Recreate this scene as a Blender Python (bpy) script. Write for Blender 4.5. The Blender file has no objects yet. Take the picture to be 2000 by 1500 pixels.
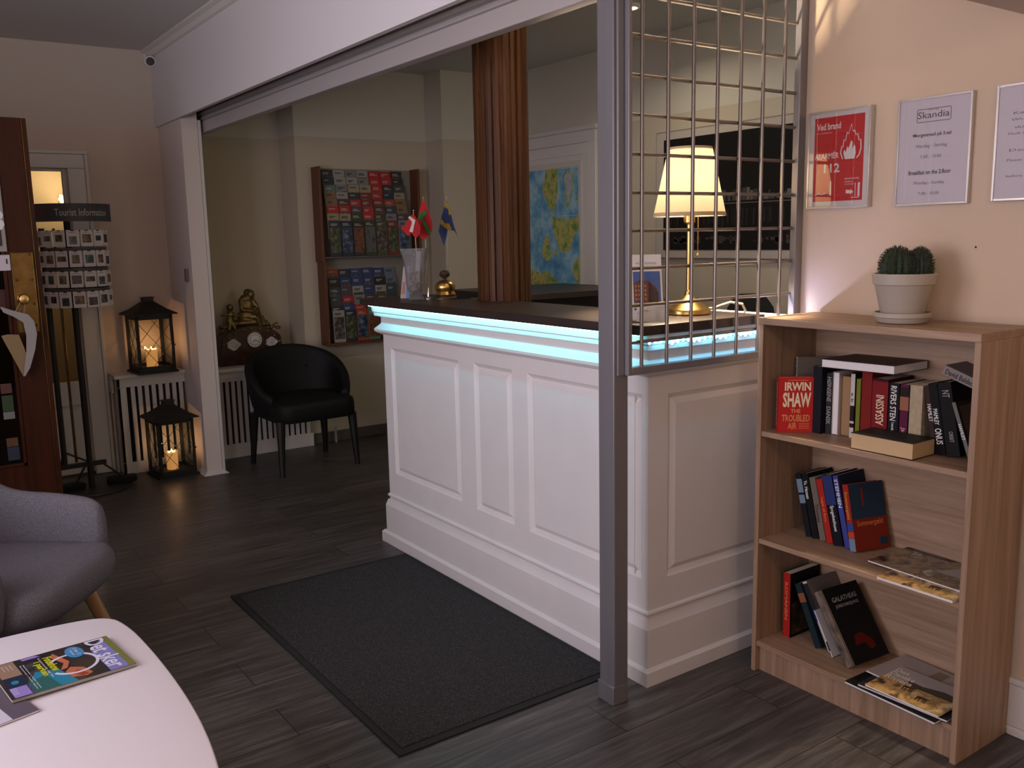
import bpy, math, random
from mathutils import Vector, Matrix, Euler
R = math.radians
random.seed(7)
sc = bpy.context.scene
COL = sc.collection

# ------------------------------------------------------------------ camera
cam_data = bpy.data.cameras.new('camera')
cam = bpy.data.objects.new('camera', cam_data)
COL.objects.link(cam)
cam_data.sensor_fit = 'HORIZONTAL'
cam_data.sensor_width = 36.0
cam_data.lens = 1772.47 / 2000 * 36.0
cam_data.clip_start = 0.02
YAW, PITCH, ROLL = 0.61143927, 0.16079281, 0.02021441
_f = Vector((math.sin(YAW) * math.cos(PITCH), math.cos(YAW) * math.cos(PITCH), -math.sin(PITCH)))
_r = Vector((math.cos(YAW), -math.sin(YAW), 0))
_d = _f.cross(_r)
_r2 = _r * math.cos(ROLL) + _d * math.sin(ROLL)
_d2 = -_r * math.sin(ROLL) + _d * math.cos(ROLL)
_m = Matrix((_r2, -_d2, -_f)).transposed().to_4x4()
_m.translation = Vector((0, 0, 1.45))
cam.matrix_world = _m
sc.camera = cam

# ------------------------------------------------------------------ exposure, world, large lights
vs = sc.view_settings
vs.view_transform = 'Standard'
vs.look = 'None'
vs.gamma = 1.0
vs.use_curve_mapping = False
vs.exposure = 0.0
cy = sc.cycles
cy.max_bounces = 8
cy.diffuse_bounces = 5
cy.glossy_bounces = 4
cy.transmission_bounces = 8
cy.transparent_max_bounces = 12
cy.caustics_reflective = False
cy.caustics_refractive = False
cy.sample_clamp_indirect = 3.0
cy.sample_clamp_direct = 0.0
cy.use_denoising = True

world = bpy.data.worlds.new('dusk_sky')
sc.world = world
world.use_nodes = True
_bg = world.node_tree.nodes['Background']
_bg.inputs[0].default_value = (0.60, 0.66, 1.0, 1)
_bg.inputs[1].default_value = 0.25

def area(name, loc, direction, sx, sy, power, color, spread=180):
    l = bpy.data.lights.new(name, 'AREA')
    l.shape = 'RECTANGLE'
    l.size, l.size_y = sx, sy
    l.energy = power
    l.color = color
    l.spread = R(spread)
    o = bpy.data.objects.new(name, l)
    COL.objects.link(o)
    o.location = loc
    o.rotation_euler = Vector(direction).to_track_quat('-Z', 'Y').to_euler()
    return o

def point(name, loc, power, color, radius=0.02):
    l = bpy.data.lights.new(name, 'POINT')
    l.energy = power
    l.color = color
    l.shadow_soft_size = radius
    o = bpy.data.objects.new(name, l)
    COL.objects.link(o)
    o.location = loc
    return o

# daylight through the two windows of the lobby (outer wall at x = -1.5); unseen office window added as fill
area('window_and_fill_light', (-1.58, 2.10, 1.55), (1, 0, -0.08), 1.8, 1.5, 63, (0.985, 0.885, 0.985))
area('window_and_fill_light', (-1.58, -0.35, 1.55), (1, 0, -0.08), 1.5, 1.5, 27, (0.985, 0.885, 0.985))
area('window_and_fill_light', (3.40, 1.00, 1.65), (0, 1, -0.05), 1.1, 1.2, 9, (1.0, 0.98, 0.78))  # added to brighten the office; no window is seen there

# ------------------------------------------------------------------ materials
MATS = {}
def new_mat(name):
    m = bpy.data.materials.new(name)
    m.use_nodes = True
    return m, m.node_tree, m.node_tree.nodes['Principled BSDF']

def srgb(r, g, b):
    f = lambda c: (c / 255 / 12.92) if c / 255 <= 0.04045 else ((c / 255 + 0.055) / 1.055) ** 2.4
    return (f(r), f(g), f(b))

def mat(name, col, rough=0.5, metal=0.0, var=0.0, scale=20.0, bump=0.0, coat=0.0, emit=0.0, ecol=None,
        trans=0.0, stretch=None, sheen=0.0, spec=None):
    if name in MATS:
        return MATS[name]
    m, nt, b = new_mat(name)
    b.inputs['Base Color'].default_value = (*col, 1)
    b.inputs['Roughness'].default_value = rough
    b.inputs['Metallic'].default_value = metal
    if spec is not None:
        b.inputs['Specular IOR Level'].default_value = spec
    if coat:
        b.inputs['Coat Weight'].default_value = coat
        b.inputs['Coat Roughness'].default_value = 0.03
    if sheen:
        b.inputs['Sheen Weight'].default_value = sheen
    if trans:
        b.inputs['Transmission Weight'].default_value = trans
    if emit:
        b.inputs['Emission Color'].default_value = (*(ecol or col), 1)
        b.inputs['Emission Strength'].default_value = emit
    if var or bump:
        tc = nt.nodes.new('ShaderNodeTexCoord')
        mp = nt.nodes.new('ShaderNodeMapping')
        if stretch:
            mp.inputs['Scale'].default_value = stretch
        nz = nt.nodes.new('ShaderNodeTexNoise')
        nz.inputs['Scale'].default_value = scale
        nz.inputs['Detail'].default_value = 5
        nt.links.new(tc.outputs['Object'], mp.inputs[0])
        nt.links.new(mp.outputs[0], nz.inputs['Vector'])
        if var:
            rp = nt.nodes.new('ShaderNodeValToRGB')
            rp.color_ramp.elements[0].position = 0.3
            rp.color_ramp.elements[1].position = 0.7
            rp.color_ramp.elements[0].color = (*[c * (1 - var) for c in col], 1)
            rp.color_ramp.elements[1].color = (*[min(1, c * (1 + var)) for c in col], 1)
            nt.links.new(nz.outputs['Fac'], rp.inputs[0])
            nt.links.new(rp.outputs[0], b.inputs['Base Color'])
        if bump:
            bp = nt.nodes.new('ShaderNodeBump')
            bp.inputs['Strength'].default_value = bump
            bp.inputs['Distance'].default_value = 0.002
            nt.links.new(nz.outputs['Fac'], bp.inputs['Height'])
            nt.links.new(bp.outputs[0], b.inputs['Normal'])
    MATS[name] = m
    return m

def ramp(nt, src, stops):
    rp = nt.nodes.new('ShaderNodeValToRGB')
    e = rp.color_ramp.elements
    while len(e) < len(stops):
        e.new(0.5)
    for k, (p, c) in enumerate(stops):
        e[k].position = p
        e[k].color = (*c, 1)
    nt.links.new(src, rp.inputs[0])
    return rp

def wood(name, dark, light, axis='Z', rough=0.45, grain=1.0, bump=0.15, coat=0.0):
    """long-grained wood, the grain running along AXIS"""
    if name in MATS:
        return MATS[name]
    m, nt, b = new_mat(name)
    tc = nt.nodes.new('ShaderNodeTexCoord')
    mp = nt.nodes.new('ShaderNodeMapping')
    s = {'X': (1.2, 26, 26), 'Y': (26, 1.2, 26), 'Z': (26, 26, 1.2)}[axis]
    mp.inputs['Scale'].default_value = [v * grain for v in s]
    nz = nt.nodes.new('ShaderNodeTexNoise')
    nz.inputs['Scale'].default_value = 1.6
    nz.inputs['Detail'].default_value = 7
    nz.inputs['Roughness'].default_value = 0.62
    nz.inputs['Distortion'].default_value = 0.4
    nt.links.new(tc.outputs['Object'], mp.inputs[0])
    nt.links.new(mp.outputs[0], nz.inputs['Vector'])
    rp = ramp(nt, nz.outputs['Fac'], [(0.28, dark), (0.5, [0.5 * (a + c) for a, c in zip(dark, light)]), (0.72, light)])
    nt.links.new(rp.outputs[0], b.inputs['Base Color'])
    b.inputs['Roughness'].default_value = rough
    if coat:
        b.inputs['Coat Weight'].default_value = coat
        b.inputs['Coat Roughness'].default_value = 0.12
    bp = nt.nodes.new('ShaderNodeBump')
    bp.inputs['Strength'].default_value = bump
    bp.inputs['Distance'].default_value = 0.001
    nt.links.new(nz.outputs['Fac'], bp.inputs['Height'])
    nt.links.new(bp.outputs[0], b.inputs['Normal'])
    MATS[name] = m
    return m

def wall_mat(name, lower, upper, split):
    """painted plaster: one paint below SPLIT metres, another above"""
    m, nt, b = new_mat(name)
    tc = nt.nodes.new('ShaderNodeTexCoord')
    sp = nt.nodes.new('ShaderNodeSeparateXYZ')
    nt.links.new(tc.outputs['Object'], sp.inputs[0])
    g = nt.nodes.new('ShaderNodeMath')
    g.operation = 'GREATER_THAN'
    g.inputs[1].default_value = split
    nt.links.new(sp.outputs['Z'], g.inputs[0])
    mx = nt.nodes.new('ShaderNodeMix')
    mx.data_type = 'RGBA'
    nt.links.new(g.outputs[0], mx.inputs['Factor'])
    mx.inputs['A'].default_value = (*lower, 1)
    mx.inputs['B'].default_value = (*upper, 1)
    nt.links.new(mx.outputs['Result'], b.inputs['Base Color'])
    b.inputs['Roughness'].default_value = 0.75
    nz = nt.nodes.new('ShaderNodeTexNoise')
    nz.inputs['Scale'].default_value = 60
    nz.inputs['Detail'].default_value = 4
    nt.links.new(tc.outputs['Object'], nz.inputs['Vector'])
    bp = nt.nodes.new('ShaderNodeBump')
    bp.inputs['Strength'].default_value = 0.12
    bp.inputs['Distance'].default_value = 0.003
    nt.links.new(nz.outputs['Fac'], bp.inputs['Height'])
    nt.links.new(bp.outputs[0], b.inputs['Normal'])
    MATS[name] = m
    return m

def floor_mat():
    m, nt, b = new_mat('dark_plank_floor')
    tc = nt.nodes.new('ShaderNodeTexCoord')
    br = nt.nodes.new('ShaderNodeTexBrick')
    br.inputs['Scale'].default_value = 1.0
    br.inputs['Brick Width'].default_value = 1.25
    br.inputs['Row Height'].default_value = 0.19
    br.inputs['Mortar Size'].default_value = 0.002
    br.inputs['Mortar Smooth'].default_value = 0.3
    br.inputs['Bias'].default_value = 0.0
    br.inputs['Color1'].default_value = (0.25, 0.25, 0.25, 1)
    br.inputs['Color2'].default_value = (0.75, 0.75, 0.75, 1)
    br.inputs['Mortar'].default_value = (0, 0, 0, 1)
    br.offset = 0.37
    mp0 = nt.nodes.new('ShaderNodeMapping')
    mp0.inputs['Location'].default_value = (0.35, 0.05, 0)
    nt.links.new(tc.outputs['Object'], mp0.inputs[0])
    nt.links.new(mp0.outputs[0], br.inputs['Vector'])
    # every plank gets its own slice of the grain
    ad = nt.nodes.new('ShaderNodeVectorMath')
    ad.operation = 'MULTIPLY_ADD'
    ad.inputs[1].default_value = (3.0, 7.0, 0)
    nt.links.new(br.outputs['Color'], ad.inputs[0])
    nt.links.new(tc.outputs['Object'], ad.inputs[2])
    mp = nt.nodes.new('ShaderNodeMapping')
    mp.inputs['Scale'].default_value = (1.6, 24, 1)
    nt.links.new(ad.outputs[0], mp.inputs[0])
    nz = nt.nodes.new('ShaderNodeTexNoise')
    nz.inputs['Scale'].default_value = 1.5
    nz.inputs['Detail'].default_value = 9
    nz.inputs['Roughness'].default_value = 0.68
    nz.inputs['Distortion'].default_value = 0.9
    nt.links.new(mp.outputs[0], nz.inputs['Vector'])
    rp = ramp(nt, nz.outputs['Fac'], [(0.30, (0.040, 0.035, 0.033)), (0.50, (0.084, 0.074, 0.071)), (0.72, (0.185, 0.166, 0.160))])
    ml = nt.nodes.new('ShaderNodeMix')
    ml.data_type = 'RGBA'
    ml.blend_type = 'MULTIPLY'
    ml.inputs['Factor'].default_value = 0.45
    nt.links.new(rp.outputs[0], ml.inputs['A'])
    nt.links.new(br.outputs['Color'], ml.inputs['B'])
    mo = nt.nodes.new('ShaderNodeMix')
    mo.data_type = 'RGBA'
    nt.links.new(br.outputs['Fac'], mo.inputs['Factor'])
    nt.links.new(ml.outputs['Result'], mo.inputs['A'])
    mo.inputs['B'].default_value = (0.012, 0.010, 0.009, 1)
    nt.links.new(mo.outputs['Result'], b.inputs['Base Color'])
    b.inputs['Roughness'].default_value = 0.42
    bp = nt.nodes.new('ShaderNodeBump')
    bp.inputs['Strength'].default_value = 0.25
    bp.inputs['Distance'].default_value = 0.001
    nt.links.new(nz.outputs['Fac'], bp.inputs['Height'])
    nt.links.new(bp.outputs[0], b.inputs['Normal'])
    return m

def speckle(name, base, specks, scale=400, rough=0.95, thr=0.62):
    m, nt, b = new_mat(name)
    tc = nt.nodes.new('ShaderNodeTexCoord')
    nz = nt.nodes.new('ShaderNodeTexNoise')
    nz.inputs['Scale'].default_value = scale
    nz.inputs['Detail'].default_value = 2
    nt.links.new(tc.outputs['Object'], nz.inputs['Vector'])
    rp = ramp(nt, nz.outputs['Fac'], [(0.40, [c * 0.6 for c in base]), (thr - 0.06, base), (thr + 0.03, specks)])
    nt.links.new(rp.outputs[0], b.inputs['Base Color'])
    b.inputs['Roughness'].default_value = rough
    bp = nt.nodes.new('ShaderNodeBump')
    bp.inputs['Strength'].default_value = 0.6
    bp.inputs['Distance'].default_value = 0.003
    nt.links.new(nz.outputs['Fac'], bp.inputs['Height'])
    nt.links.new(bp.outputs[0], b.inputs['Normal'])
    MATS[name] = m
    return m

def picture_mat(name, stops, scale=6, rough=0.35, detail=6, stretch=(1, 1, 1), coat=0.0, seed=0.0):
    """a printed picture: a blotchy multicoloured print"""
    if name in MATS:
        return MATS[name]
    m, nt, b = new_mat(name)
    tc = nt.nodes.new('ShaderNodeTexCoord')
    mp = nt.nodes.new('ShaderNodeMapping')
    mp.inputs['Scale'].default_value = stretch
    mp.inputs['Location'].default_value = (seed, seed * 1.7, seed * 0.6)
    nt.links.new(tc.outputs['Object'], mp.inputs[0])
    nz = nt.nodes.new('ShaderNodeTexNoise')
    nz.inputs['Scale'].default_value = scale
    nz.inputs['Detail'].default_value = detail
    nz.inputs['Roughness'].default_value = 0.6
    nt.links.new(mp.outputs[0], nz.inputs['Vector'])
    rp = ramp(nt, nz.outputs['Fac'], stops)
    nt.links.new(rp.outputs[0], b.inputs['Base Color'])
    b.inputs['Roughness'].default_value = rough
    if coat:
        b.inputs['Coat Weight'].default_value = coat
        b.inputs['Coat Roughness'].default_value = 0.03
    MATS[name] = m
    return m

def glass_mat(name, tint=(1, 1, 1), amount=0.12, rough=0.02):
    """thin clear glass: mostly see-through with a reflecting surface"""
    if name in MATS:
        return MATS[name]
    m = bpy.data.materials.new(name)
    m.use_nodes = True
    nt = m.node_tree
    nt.nodes.clear()
    out = nt.nodes.new('ShaderNodeOutputMaterial')
    t = nt.nodes.new('ShaderNodeBsdfTransparent')
    t.inputs[0].default_value = (*tint, 1)
    g = nt.nodes.new('ShaderNodeBsdfGlossy')
    g.inputs['Roughness'].default_value = rough
    fr = nt.nodes.new('ShaderNodeLayerWeight')
    fr.inputs[0].default_value = amount
    mx = nt.nodes.new('ShaderNodeMixShader')
    ml = nt.nodes.new('ShaderNodeMath')
    ml.operation = 'MULTIPLY'
    ml.inputs[1].default_value = 0.65
    nt.links.new(fr.outputs['Fresnel'], ml.inputs[0])
    nt.links.new(ml.outputs[0], mx.inputs[0])
    nt.links.new(t.outputs[0], mx.inputs[1])
    nt.links.new(g.outputs[0], mx.inputs[2])
    nt.links.new(mx.outputs[0], out.inputs[0])
    MATS[name] = m
    return m

# ------------------------------------------------------------------ text outlines
_TXT = {}
def text_outline(s, bold=0.0):
    key = (s, bold)
    if key not in _TXT:
        cu = bpy.data.curves.new('lettering', 'FONT')
        cu.body = s
        cu.size = 1.0
        cu.resolution_u = 2
        cu.offset = bold
        o = bpy.data.objects.new('lettering', cu)
        me = o.to_mesh()
        vs_ = [(v.co.x, v.co.y) for v in me.vertices]
        fs = [tuple(p.vertices) for p in me.polygons]
        nz = [p.normal.z for p in me.polygons]
        fs = [f if n >= 0 else tuple(reversed(f)) for f, n in zip(fs, nz)]
        o.to_mesh_clear()
        bpy.data.objects.remove(o)
        bpy.data.curves.remove(cu)
        xs = [v[0] for v in vs_] or [0, 1]
        ys = [v[1] for v in vs_] or [0, 1]
        w = max(xs) - min(xs) or 1
        h = max(ys) - min(ys) or 1
        _TXT[key] = ([((x - min(xs)) / w, (y - min(ys)) / h) for x, y in vs_], fs, w / h)
    return _TXT[key]

# ------------------------------------------------------------------ mesh collector
class MB:
    def __init__(self):
        self.v, self.f, self.m = [], [], []
    def add(self, verts, faces, mi=0):
        o = len(self.v)
        self.v += [Vector(p) for p in verts]
        self.f += [tuple(o + i for i in f) for f in faces]
        self.m += [mi] * len(faces)
        return self
    def box(self, x0, x1, y0, y1, z0, z1, mi=0):
        x0, x1 = min(x0, x1), max(x0, x1)
        y0, y1 = min(y0, y1), max(y0, y1)
        z0, z1 = min(z0, z1), max(z0, z1)
        v = [(x0, y0, z0), (x1, y0, z0), (x1, y1, z0), (x0, y1, z0), (x0, y0, z1), (x1, y0, z1), (x1, y1, z1), (x0, y1, z1)]
        return self.add(v, [(0, 3, 2, 1), (4, 5, 6, 7), (0, 1, 5, 4), (1, 2, 6, 5), (2, 3, 7, 6), (3, 0, 4, 7)], mi)
    def hexa(self, b4, t4, mi=0):
        return self.add(list(b4) + list(t4), [(0, 3, 2, 1), (4, 5, 6, 7), (0, 1, 5, 4), (1, 2, 6, 5), (2, 3, 7, 6), (3, 0, 4, 7)], mi)
    def tube(self, pts, r, n=10, mi=0, caps=True, taper=None):
        pts = [Vector(p) for p in pts]
        rings = []
        up = Vector((0, 0, 1))
        prev = None
        for k, p in enumerate(pts):
            if k == 0:
                d = pts[1] - p
            elif k == len(pts) - 1:
                d = p - pts[k - 1]
            else:
                d = (pts[k + 1] - p).normalized() + (p - pts[k - 1]).normalized()
            d.normalize()
            if prev is None:
                a = d.cross(up)
                if a.length < 1e-3:
                    a = d.cross(Vector((1, 0, 0)))
                a.normalize()
            else:
                a = (prev - d * prev.dot(d)).normalized()
            prev = a
            b_ = d.cross(a)
            rr = taper[k] if taper else r
            rings.append([p + a * (rr * math.cos(2 * math.pi * i / n)) + b_ * (rr * math.sin(2 * math.pi * i / n)) for i in range(n)])
        vv = [q for ring in rings for q in ring]
        ff = []
        for k in range(len(rings) - 1):
            for i in range(n):
                j = (i + 1) % n
                ff.append((k * n + i, k * n + j, (k + 1) * n + j, (k + 1) * n + i))
        if caps:
            ff.append(tuple(reversed(range(n))))
            ff.append(tuple((len(rings) - 1) * n + i for i in range(n)))
        return self.add(vv, ff, mi)
    def lathe(self, prof, c=(0, 0, 0), n=32, mi=0, caps=True, sx=1.0, sy=1.0):
        vv, ff = [], []
        for r, z in prof:
            for i in range(n):
                a = 2 * math.pi * i / n
                vv.append((c[0] + sx * r * math.cos(a), c[1] + sy * r * math.sin(a), c[2] + z))
        for k in range(len(prof) - 1):
            for i in range(n):
                j = (i + 1) % n
                ff.append((k * n + i, k * n + j, (k + 1) * n + j, (k + 1) * n + i))
        if caps:
            ff.append(tuple(reversed(range(n))))
            ff.append(tuple((len(prof) - 1) * n + i for i in range(n)))
        return self.add(vv, ff, mi)
    def prism(self, poly, o, U, V, depth, mi=0):
        """polygon (u, v) in the plane through O, pushed DEPTH along -(U x V)"""
        o, U, V = Vector(o), Vector(U), Vector(V)
        N = U.cross(V).normalized()
        n = len(poly)
        ar = sum(poly[i][0] * poly[(i + 1) % n][1] - poly[(i + 1) % n][0] * poly[i][1] for i in range(n))
        if ar < 0:
            poly = list(reversed(poly))
        fr = [o + U * u + V * v for u, v in poly]
        bk = [p - N * depth for p in fr]
        ff = [tuple(range(n)), tuple(reversed(range(n, 2 * n)))]
        for i in range(n):
            j = (i + 1) % n
            ff.append((j, i, n + i, n + j))
        return self.add(fr + bk, ff, mi)
    def text(self, s, o, U, V, w, h=None, mi=0, bold=0.0, depth=0.0006, align='L'):
        """lettering laid on the plane O, U, V (unit vectors), W wide and H high"""
        vv, ff, asp = text_outline(s, bold)
        if h is None:
            h = w / asp
        if w is None:
            w = h * asp
        o, U, V = Vector(o), Vector(U).normalized(), Vector(V).normalized()
        N = U.cross(V)
        sh = -w / 2 if align == 'C' else 0
        return self.add([o + U * (x * w + sh) + V * (y * h) + N * depth for x, y in vv], ff, mi)
    def sphere(self, c, r, mi=0, n=16, k=10, sx=1, sy=1, sz=1, rot=None):
        vv, ff = [], []
        c = Vector(c)
        for a in range(1, k):
            t = math.pi * a / k
            for i in range(n):
                p = 2 * math.pi * i / n
                q = Vector((sx * r * math.sin(t) * math.cos(p), sy * r * math.sin(t) * math.sin(p), sz * r * math.cos(t)))
                if rot:
                    q = rot @ q
                vv.append(c + q)
        top = Vector((0, 0, sz * r)); bot = Vector((0, 0, -sz * r))
        if rot:
            top, bot = rot @ top, rot @ bot
        vv += [c + top, c + bot]
        T, B = len(vv) - 2, len(vv) - 1
        for i in range(n):
            j = (i + 1) % n
            ff.append((T, i, j))
            ff.append((B, (k - 2) * n + j, (k - 2) * n + i))
            for a in range(k - 2):
                ff.append((a * n + i, (a + 1) * n + i, (a + 1) * n + j, a * n + j))
        return self.add(vv, ff, mi)
    def loft(self, rings, mi=0, closed=False, caps=True):
        n = len(rings[0])
        vv = [p for r in rings for p in r]
        ff = []
        K = len(rings)
        for k in range(K if closed else K - 1):
            k2 = (k + 1) % K
            for i in range(n):
                j = (i + 1) % n
                ff.append((k * n + i, k * n + j, k2 * n + j, k2 * n + i))
        if caps and not closed:
            ff.append(tuple(reversed(range(n))))
            ff.append(tuple((K - 1) * n + i for i in range(n)))
        return self.add(vv, ff, mi)
    def build(self, name, mats, parent=None, world=False, bevel=0.0, subsurf=0, loc=None, angle=32, fix=False, seg=2):
        me = bpy.data.meshes.new(name)
        vv = self.v
        if world and parent is not None:
            inv = parent['_inv']
            pm = Matrix([inv[i * 4:(i + 1) * 4] for i in range(4)])
            vv = [pm @ p for p in vv]
        if loc is not None:
            L = Vector(loc)
            vv = [p - L for p in vv]
        me.from_pydata([tuple(p) for p in vv], [], self.f)
        if not isinstance(mats, (list, tuple)):
            mats = [mats]
        for m in mats:
            me.materials.append(m)
        me.polygons.foreach_set('material_index', self.m)
        me.polygons.foreach_set('use_smooth', [True] * len(self.f))
        if fix:
            import bmesh
            bm = bmesh.new()
            bm.from_mesh(me)
            bmesh.ops.recalc_face_normals(bm, faces=bm.faces)
            bm.to_mesh(me)
            bm.free()
        me.update()
        me.set_sharp_from_angle(angle=R(angle))
        o = bpy.data.objects.new(name, me)
        COL.objects.link(o)
        if loc is not None:
            o.location = loc
        if parent is not None:
            o.parent = parent
        if bevel:
            md = o.modifiers.new('bevel', 'BEVEL')
            md.width = bevel
            md.segments = seg
            md.limit_method = 'ANGLE'
            md.angle_limit = R(40)
        if subsurf:
            md = o.modifiers.new('smooth', 'SUBSURF')
            md.levels = md.render_levels = subsurf
        return o

def thing(name, label, cat, loc=(0, 0, 0), rot=(0, 0, 0), group=None, kind=None):
    o = bpy.data.objects.new(name, None)
    o.empty_display_size = 0.05
    COL.objects.link(o)
    o.location = loc
    if not isinstance(rot, (tuple, list)):
        rot = (0, 0, rot)
    o.rotation_euler = rot
    mw = Matrix.Translation(Vector(loc)) @ Euler(rot).to_matrix().to_4x4()
    o['_inv'] = [c for row in mw.inverted() for c in row]
    return tag(o, label, cat, group, kind)

def tag(o, label=None, cat=None, group=None, kind=None):
    if label: o['label'] = label
    if cat: o['category'] = cat
    if group: o['group'] = group
    if kind: o['kind'] = kind
    return o

def struct(o, label=None):
    o['kind'] = 'structure'
    if label: o['label'] = label
    return o

def arc(cx, cy, rx, ry, a0, a1, n):
    return [(cx + rx * math.cos(R(a0 + (a1 - a0) * i / n)), cy + ry * math.sin(R(a0 + (a1 - a0) * i / n))) for i in range(n + 1)]

def rrect(w, h, r, n=5, cx=0, cy=0):
    p = []
    for (sx, sy, a) in ((1, 1, 0), (-1, 1, 90), (-1, -1, 180), (1, -1, 270)):
        p += arc(cx + sx * (w / 2 - r), cy + sy * (h / 2 - r), r, r, a, a + 90, n)
    return p

# ------------------------------------------------------------------ palette
W_PAINT = mat('white_paint', (0.74, 0.71, 0.70), 0.42, var=0.02, scale=8)
W_TRIM = mat('white_trim_paint', (0.68, 0.65, 0.62), 0.45)
LINTEL = mat('lintel_paint', (0.72, 0.69, 0.70), 0.7, bump=0.1, scale=50)
CEIL = mat('ceiling_paint', (0.60, 0.58, 0.57), 0.85, bump=0.15, scale=40)
WALL_L = wall_mat('lobby_wall_paint', (0.64, 0.53, 0.43), (0.62, 0.56, 0.47), 2.165)
WALL_R = wall_mat('warm_wall_paint', (0.58, 0.45, 0.335), (0.58, 0.45, 0.335), 2.165)
WALL_O = wall_mat('office_wall_paint', (0.52, 0.46, 0.36), (0.60, 0.57, 0.49), 2.165)
WALL_B = wall_mat('back_room_wall_paint', (0.52, 0.42, 0.29), (0.62, 0.56, 0.5), 2.3)
STEEL = mat('brushed_steel', (0.27, 0.262, 0.278), 0.42, 0.55, var=0.05, scale=30, stretch=(1, 1, 0.05))
STEEL_D = mat('grey_shutter_metal', (0.50, 0.465, 0.46), 0.5, 0.2)
CHROME = mat('chrome', (0.8, 0.8, 0.82), 0.15, 1.0)
BRASS = mat('brass', (0.72, 0.47, 0.16), 0.28, 1.0)
BRASS_OLD = mat('aged_brass', (0.20, 0.125, 0.04), 0.38, 0.9, var=0.2, scale=25)
GOLD = mat('gilt_bronze', (0.20, 0.14, 0.052), 0.42, 0.8, var=0.3, scale=30)
BLACK_M = mat('black_metal', (0.018, 0.017, 0.016), 0.55, 0.3)
BLACK_P = mat('black_plastic', (0.008, 0.008, 0.009), 0.7, spec=0.25)
BLACK_L = mat('black_leather', (0.0032, 0.0032, 0.0036), 0.65, bump=0.3, scale=120, spec=0.3)
PAPER = mat('paper', (0.78, 0.74, 0.70), 0.7)
PAGES = mat('page_edges', (0.70, 0.62, 0.50), 0.8, var=0.06, scale=200, stretch=(1, 1, 12))
PAGES_W = mat('white_page_edges', (0.74, 0.70, 0.70), 0.8, var=0.04, scale=200, stretch=(1, 1, 12))
OAK = wood('pale_oak_veneer', (0.215, 0.130, 0.078), (0.41, 0.27, 0.175), 'Z', 0.5)
OAK_Y = wood('pale_oak_veneer_long', (0.215, 0.130, 0.078), (0.41, 0.27, 0.175), 'Y', 0.5)
DARK_TOP = wood('dark_worktop', (0.020, 0.013, 0.011), (0.043, 0.029, 0.025), 'Y', 0.42)
MAHOG = wood('mahogany', (0.026, 0.006, 0.0026), (0.058, 0.014, 0.005), 'Z', 0.42)
MAHOG.node_tree.nodes['Principled BSDF'].inputs['Specular IOR Level'].default_value = 0.2
RACKWOOD = wood('reddish_brown_board', (0.10, 0.032, 0.013), (0.16, 0.052, 0.022), 'Z', 0.45)
BEECH = wood('oak_leg', (0.30, 0.17, 0.075), (0.45, 0.27, 0.13), 'Z', 0.45)
GREYCLOTH = speckle('grey_upholstery', (0.155, 0.15, 0.175), (0.20, 0.195, 0.225), 500, 0.95, 0.6)
MATPILE = speckle('dark_mat_pile', (0.020, 0.019, 0.021), (0.065, 0.058, 0.058), 260, 1.0, 0.60)
RUBBER = mat('black_rubber', (0.010, 0.010, 0.011), 0.8)
WAX = mat('candle_wax', (0.78, 0.62, 0.40), 0.5, emit=0.40, ecol=(1.0, 0.40, 0.08))  # emission stands in for flame light glowing through the wax
FLAME = mat('flame', (1.0, 0.75, 0.3), 0.5, emit=28.0, ecol=(1.0, 0.52, 0.16))
CLEAR = glass_mat('clear_glass', (0.97, 0.98, 0.97), 0.09)
PANE = glass_mat('window_pane', (0.93, 0.93, 0.92), 0.08)
INK = mat('black_ink', (0.02, 0.02, 0.022), 0.6)
WHITE_INK = mat('white_ink', (0.75, 0.74, 0.72), 0.6)
GREY_INK = mat('grey_ink', (0.30, 0.28, 0.30), 0.6)

def flat(name, r, g, b, rough=0.45):
    return mat(name, srgb(r, g, b), rough)

# ------------------------------------------------------------------ the setting
XW = 2.57          # face of the right-hand wall
CH = 2.65          # ceiling
fl = MB().box(-1.5, 4.2, -1.6, 8.0, -0.06, 0.0).build('floor', floor_mat())
struct(fl)
struct(MB().box(-1.7, 4.3, -1.7, 8.1, CH, CH + 0.08).build('ceiling', CEIL))

# outer wall of the lobby with two window openings
m = MB()
ys = [-1.7, -1.1, 0.4, 1.15, 3.05, 6.2]
for k, (a, b_) in enumerate(zip(ys[:-1], ys[1:])):
    if k in (1, 3):
        m.box(-1.66, -1.5, a, b_, 0, 0.8).box(-1.66, -1.5, a, b_, 2.3, CH)
    else:
        m.box(-1.66, -1.5, a, b_, 0, CH)
struct(m.build('wall_left', WALL_L))
for k, (a, b_) in enumerate(((-1.1, 0.4), (1.15, 3.05))):
    w = MB()
    w.box(-1.56, -1.5, a, a + 0.05, 0.8, 2.3).box(-1.56, -1.5, b_ - 0.05, b_, 0.8, 2.3)
    w.box(-1.56, -1.5, a + 0.05, b_ - 0.05, 0.8, 0.85).box(-1.56, -1.5, a + 0.05, b_ - 0.05, 2.25, 2.3)
    w.box(-1.55, -1.51, (a + b_) / 2 - 0.03, (a + b_) / 2 + 0.03, 0.85, 2.25)
    wo = struct(w.build('window_%d' % (k + 1), W_TRIM))
struct(MB().box(-1.66, 4.3, -1.7, -1.6, 0, CH).build('wall_near', WALL_L))

# far wall with the doorway
m = MB()
m.box(-1.66, 0.42, 6.2, 6.36, 0, CH).box(1.07, 1.66, 6.2, 6.36, 0, CH).box(0.42, 1.07, 6.2, 6.36, 1.93, CH)
struct(m.build('wall_far', WALL_L))
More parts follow.
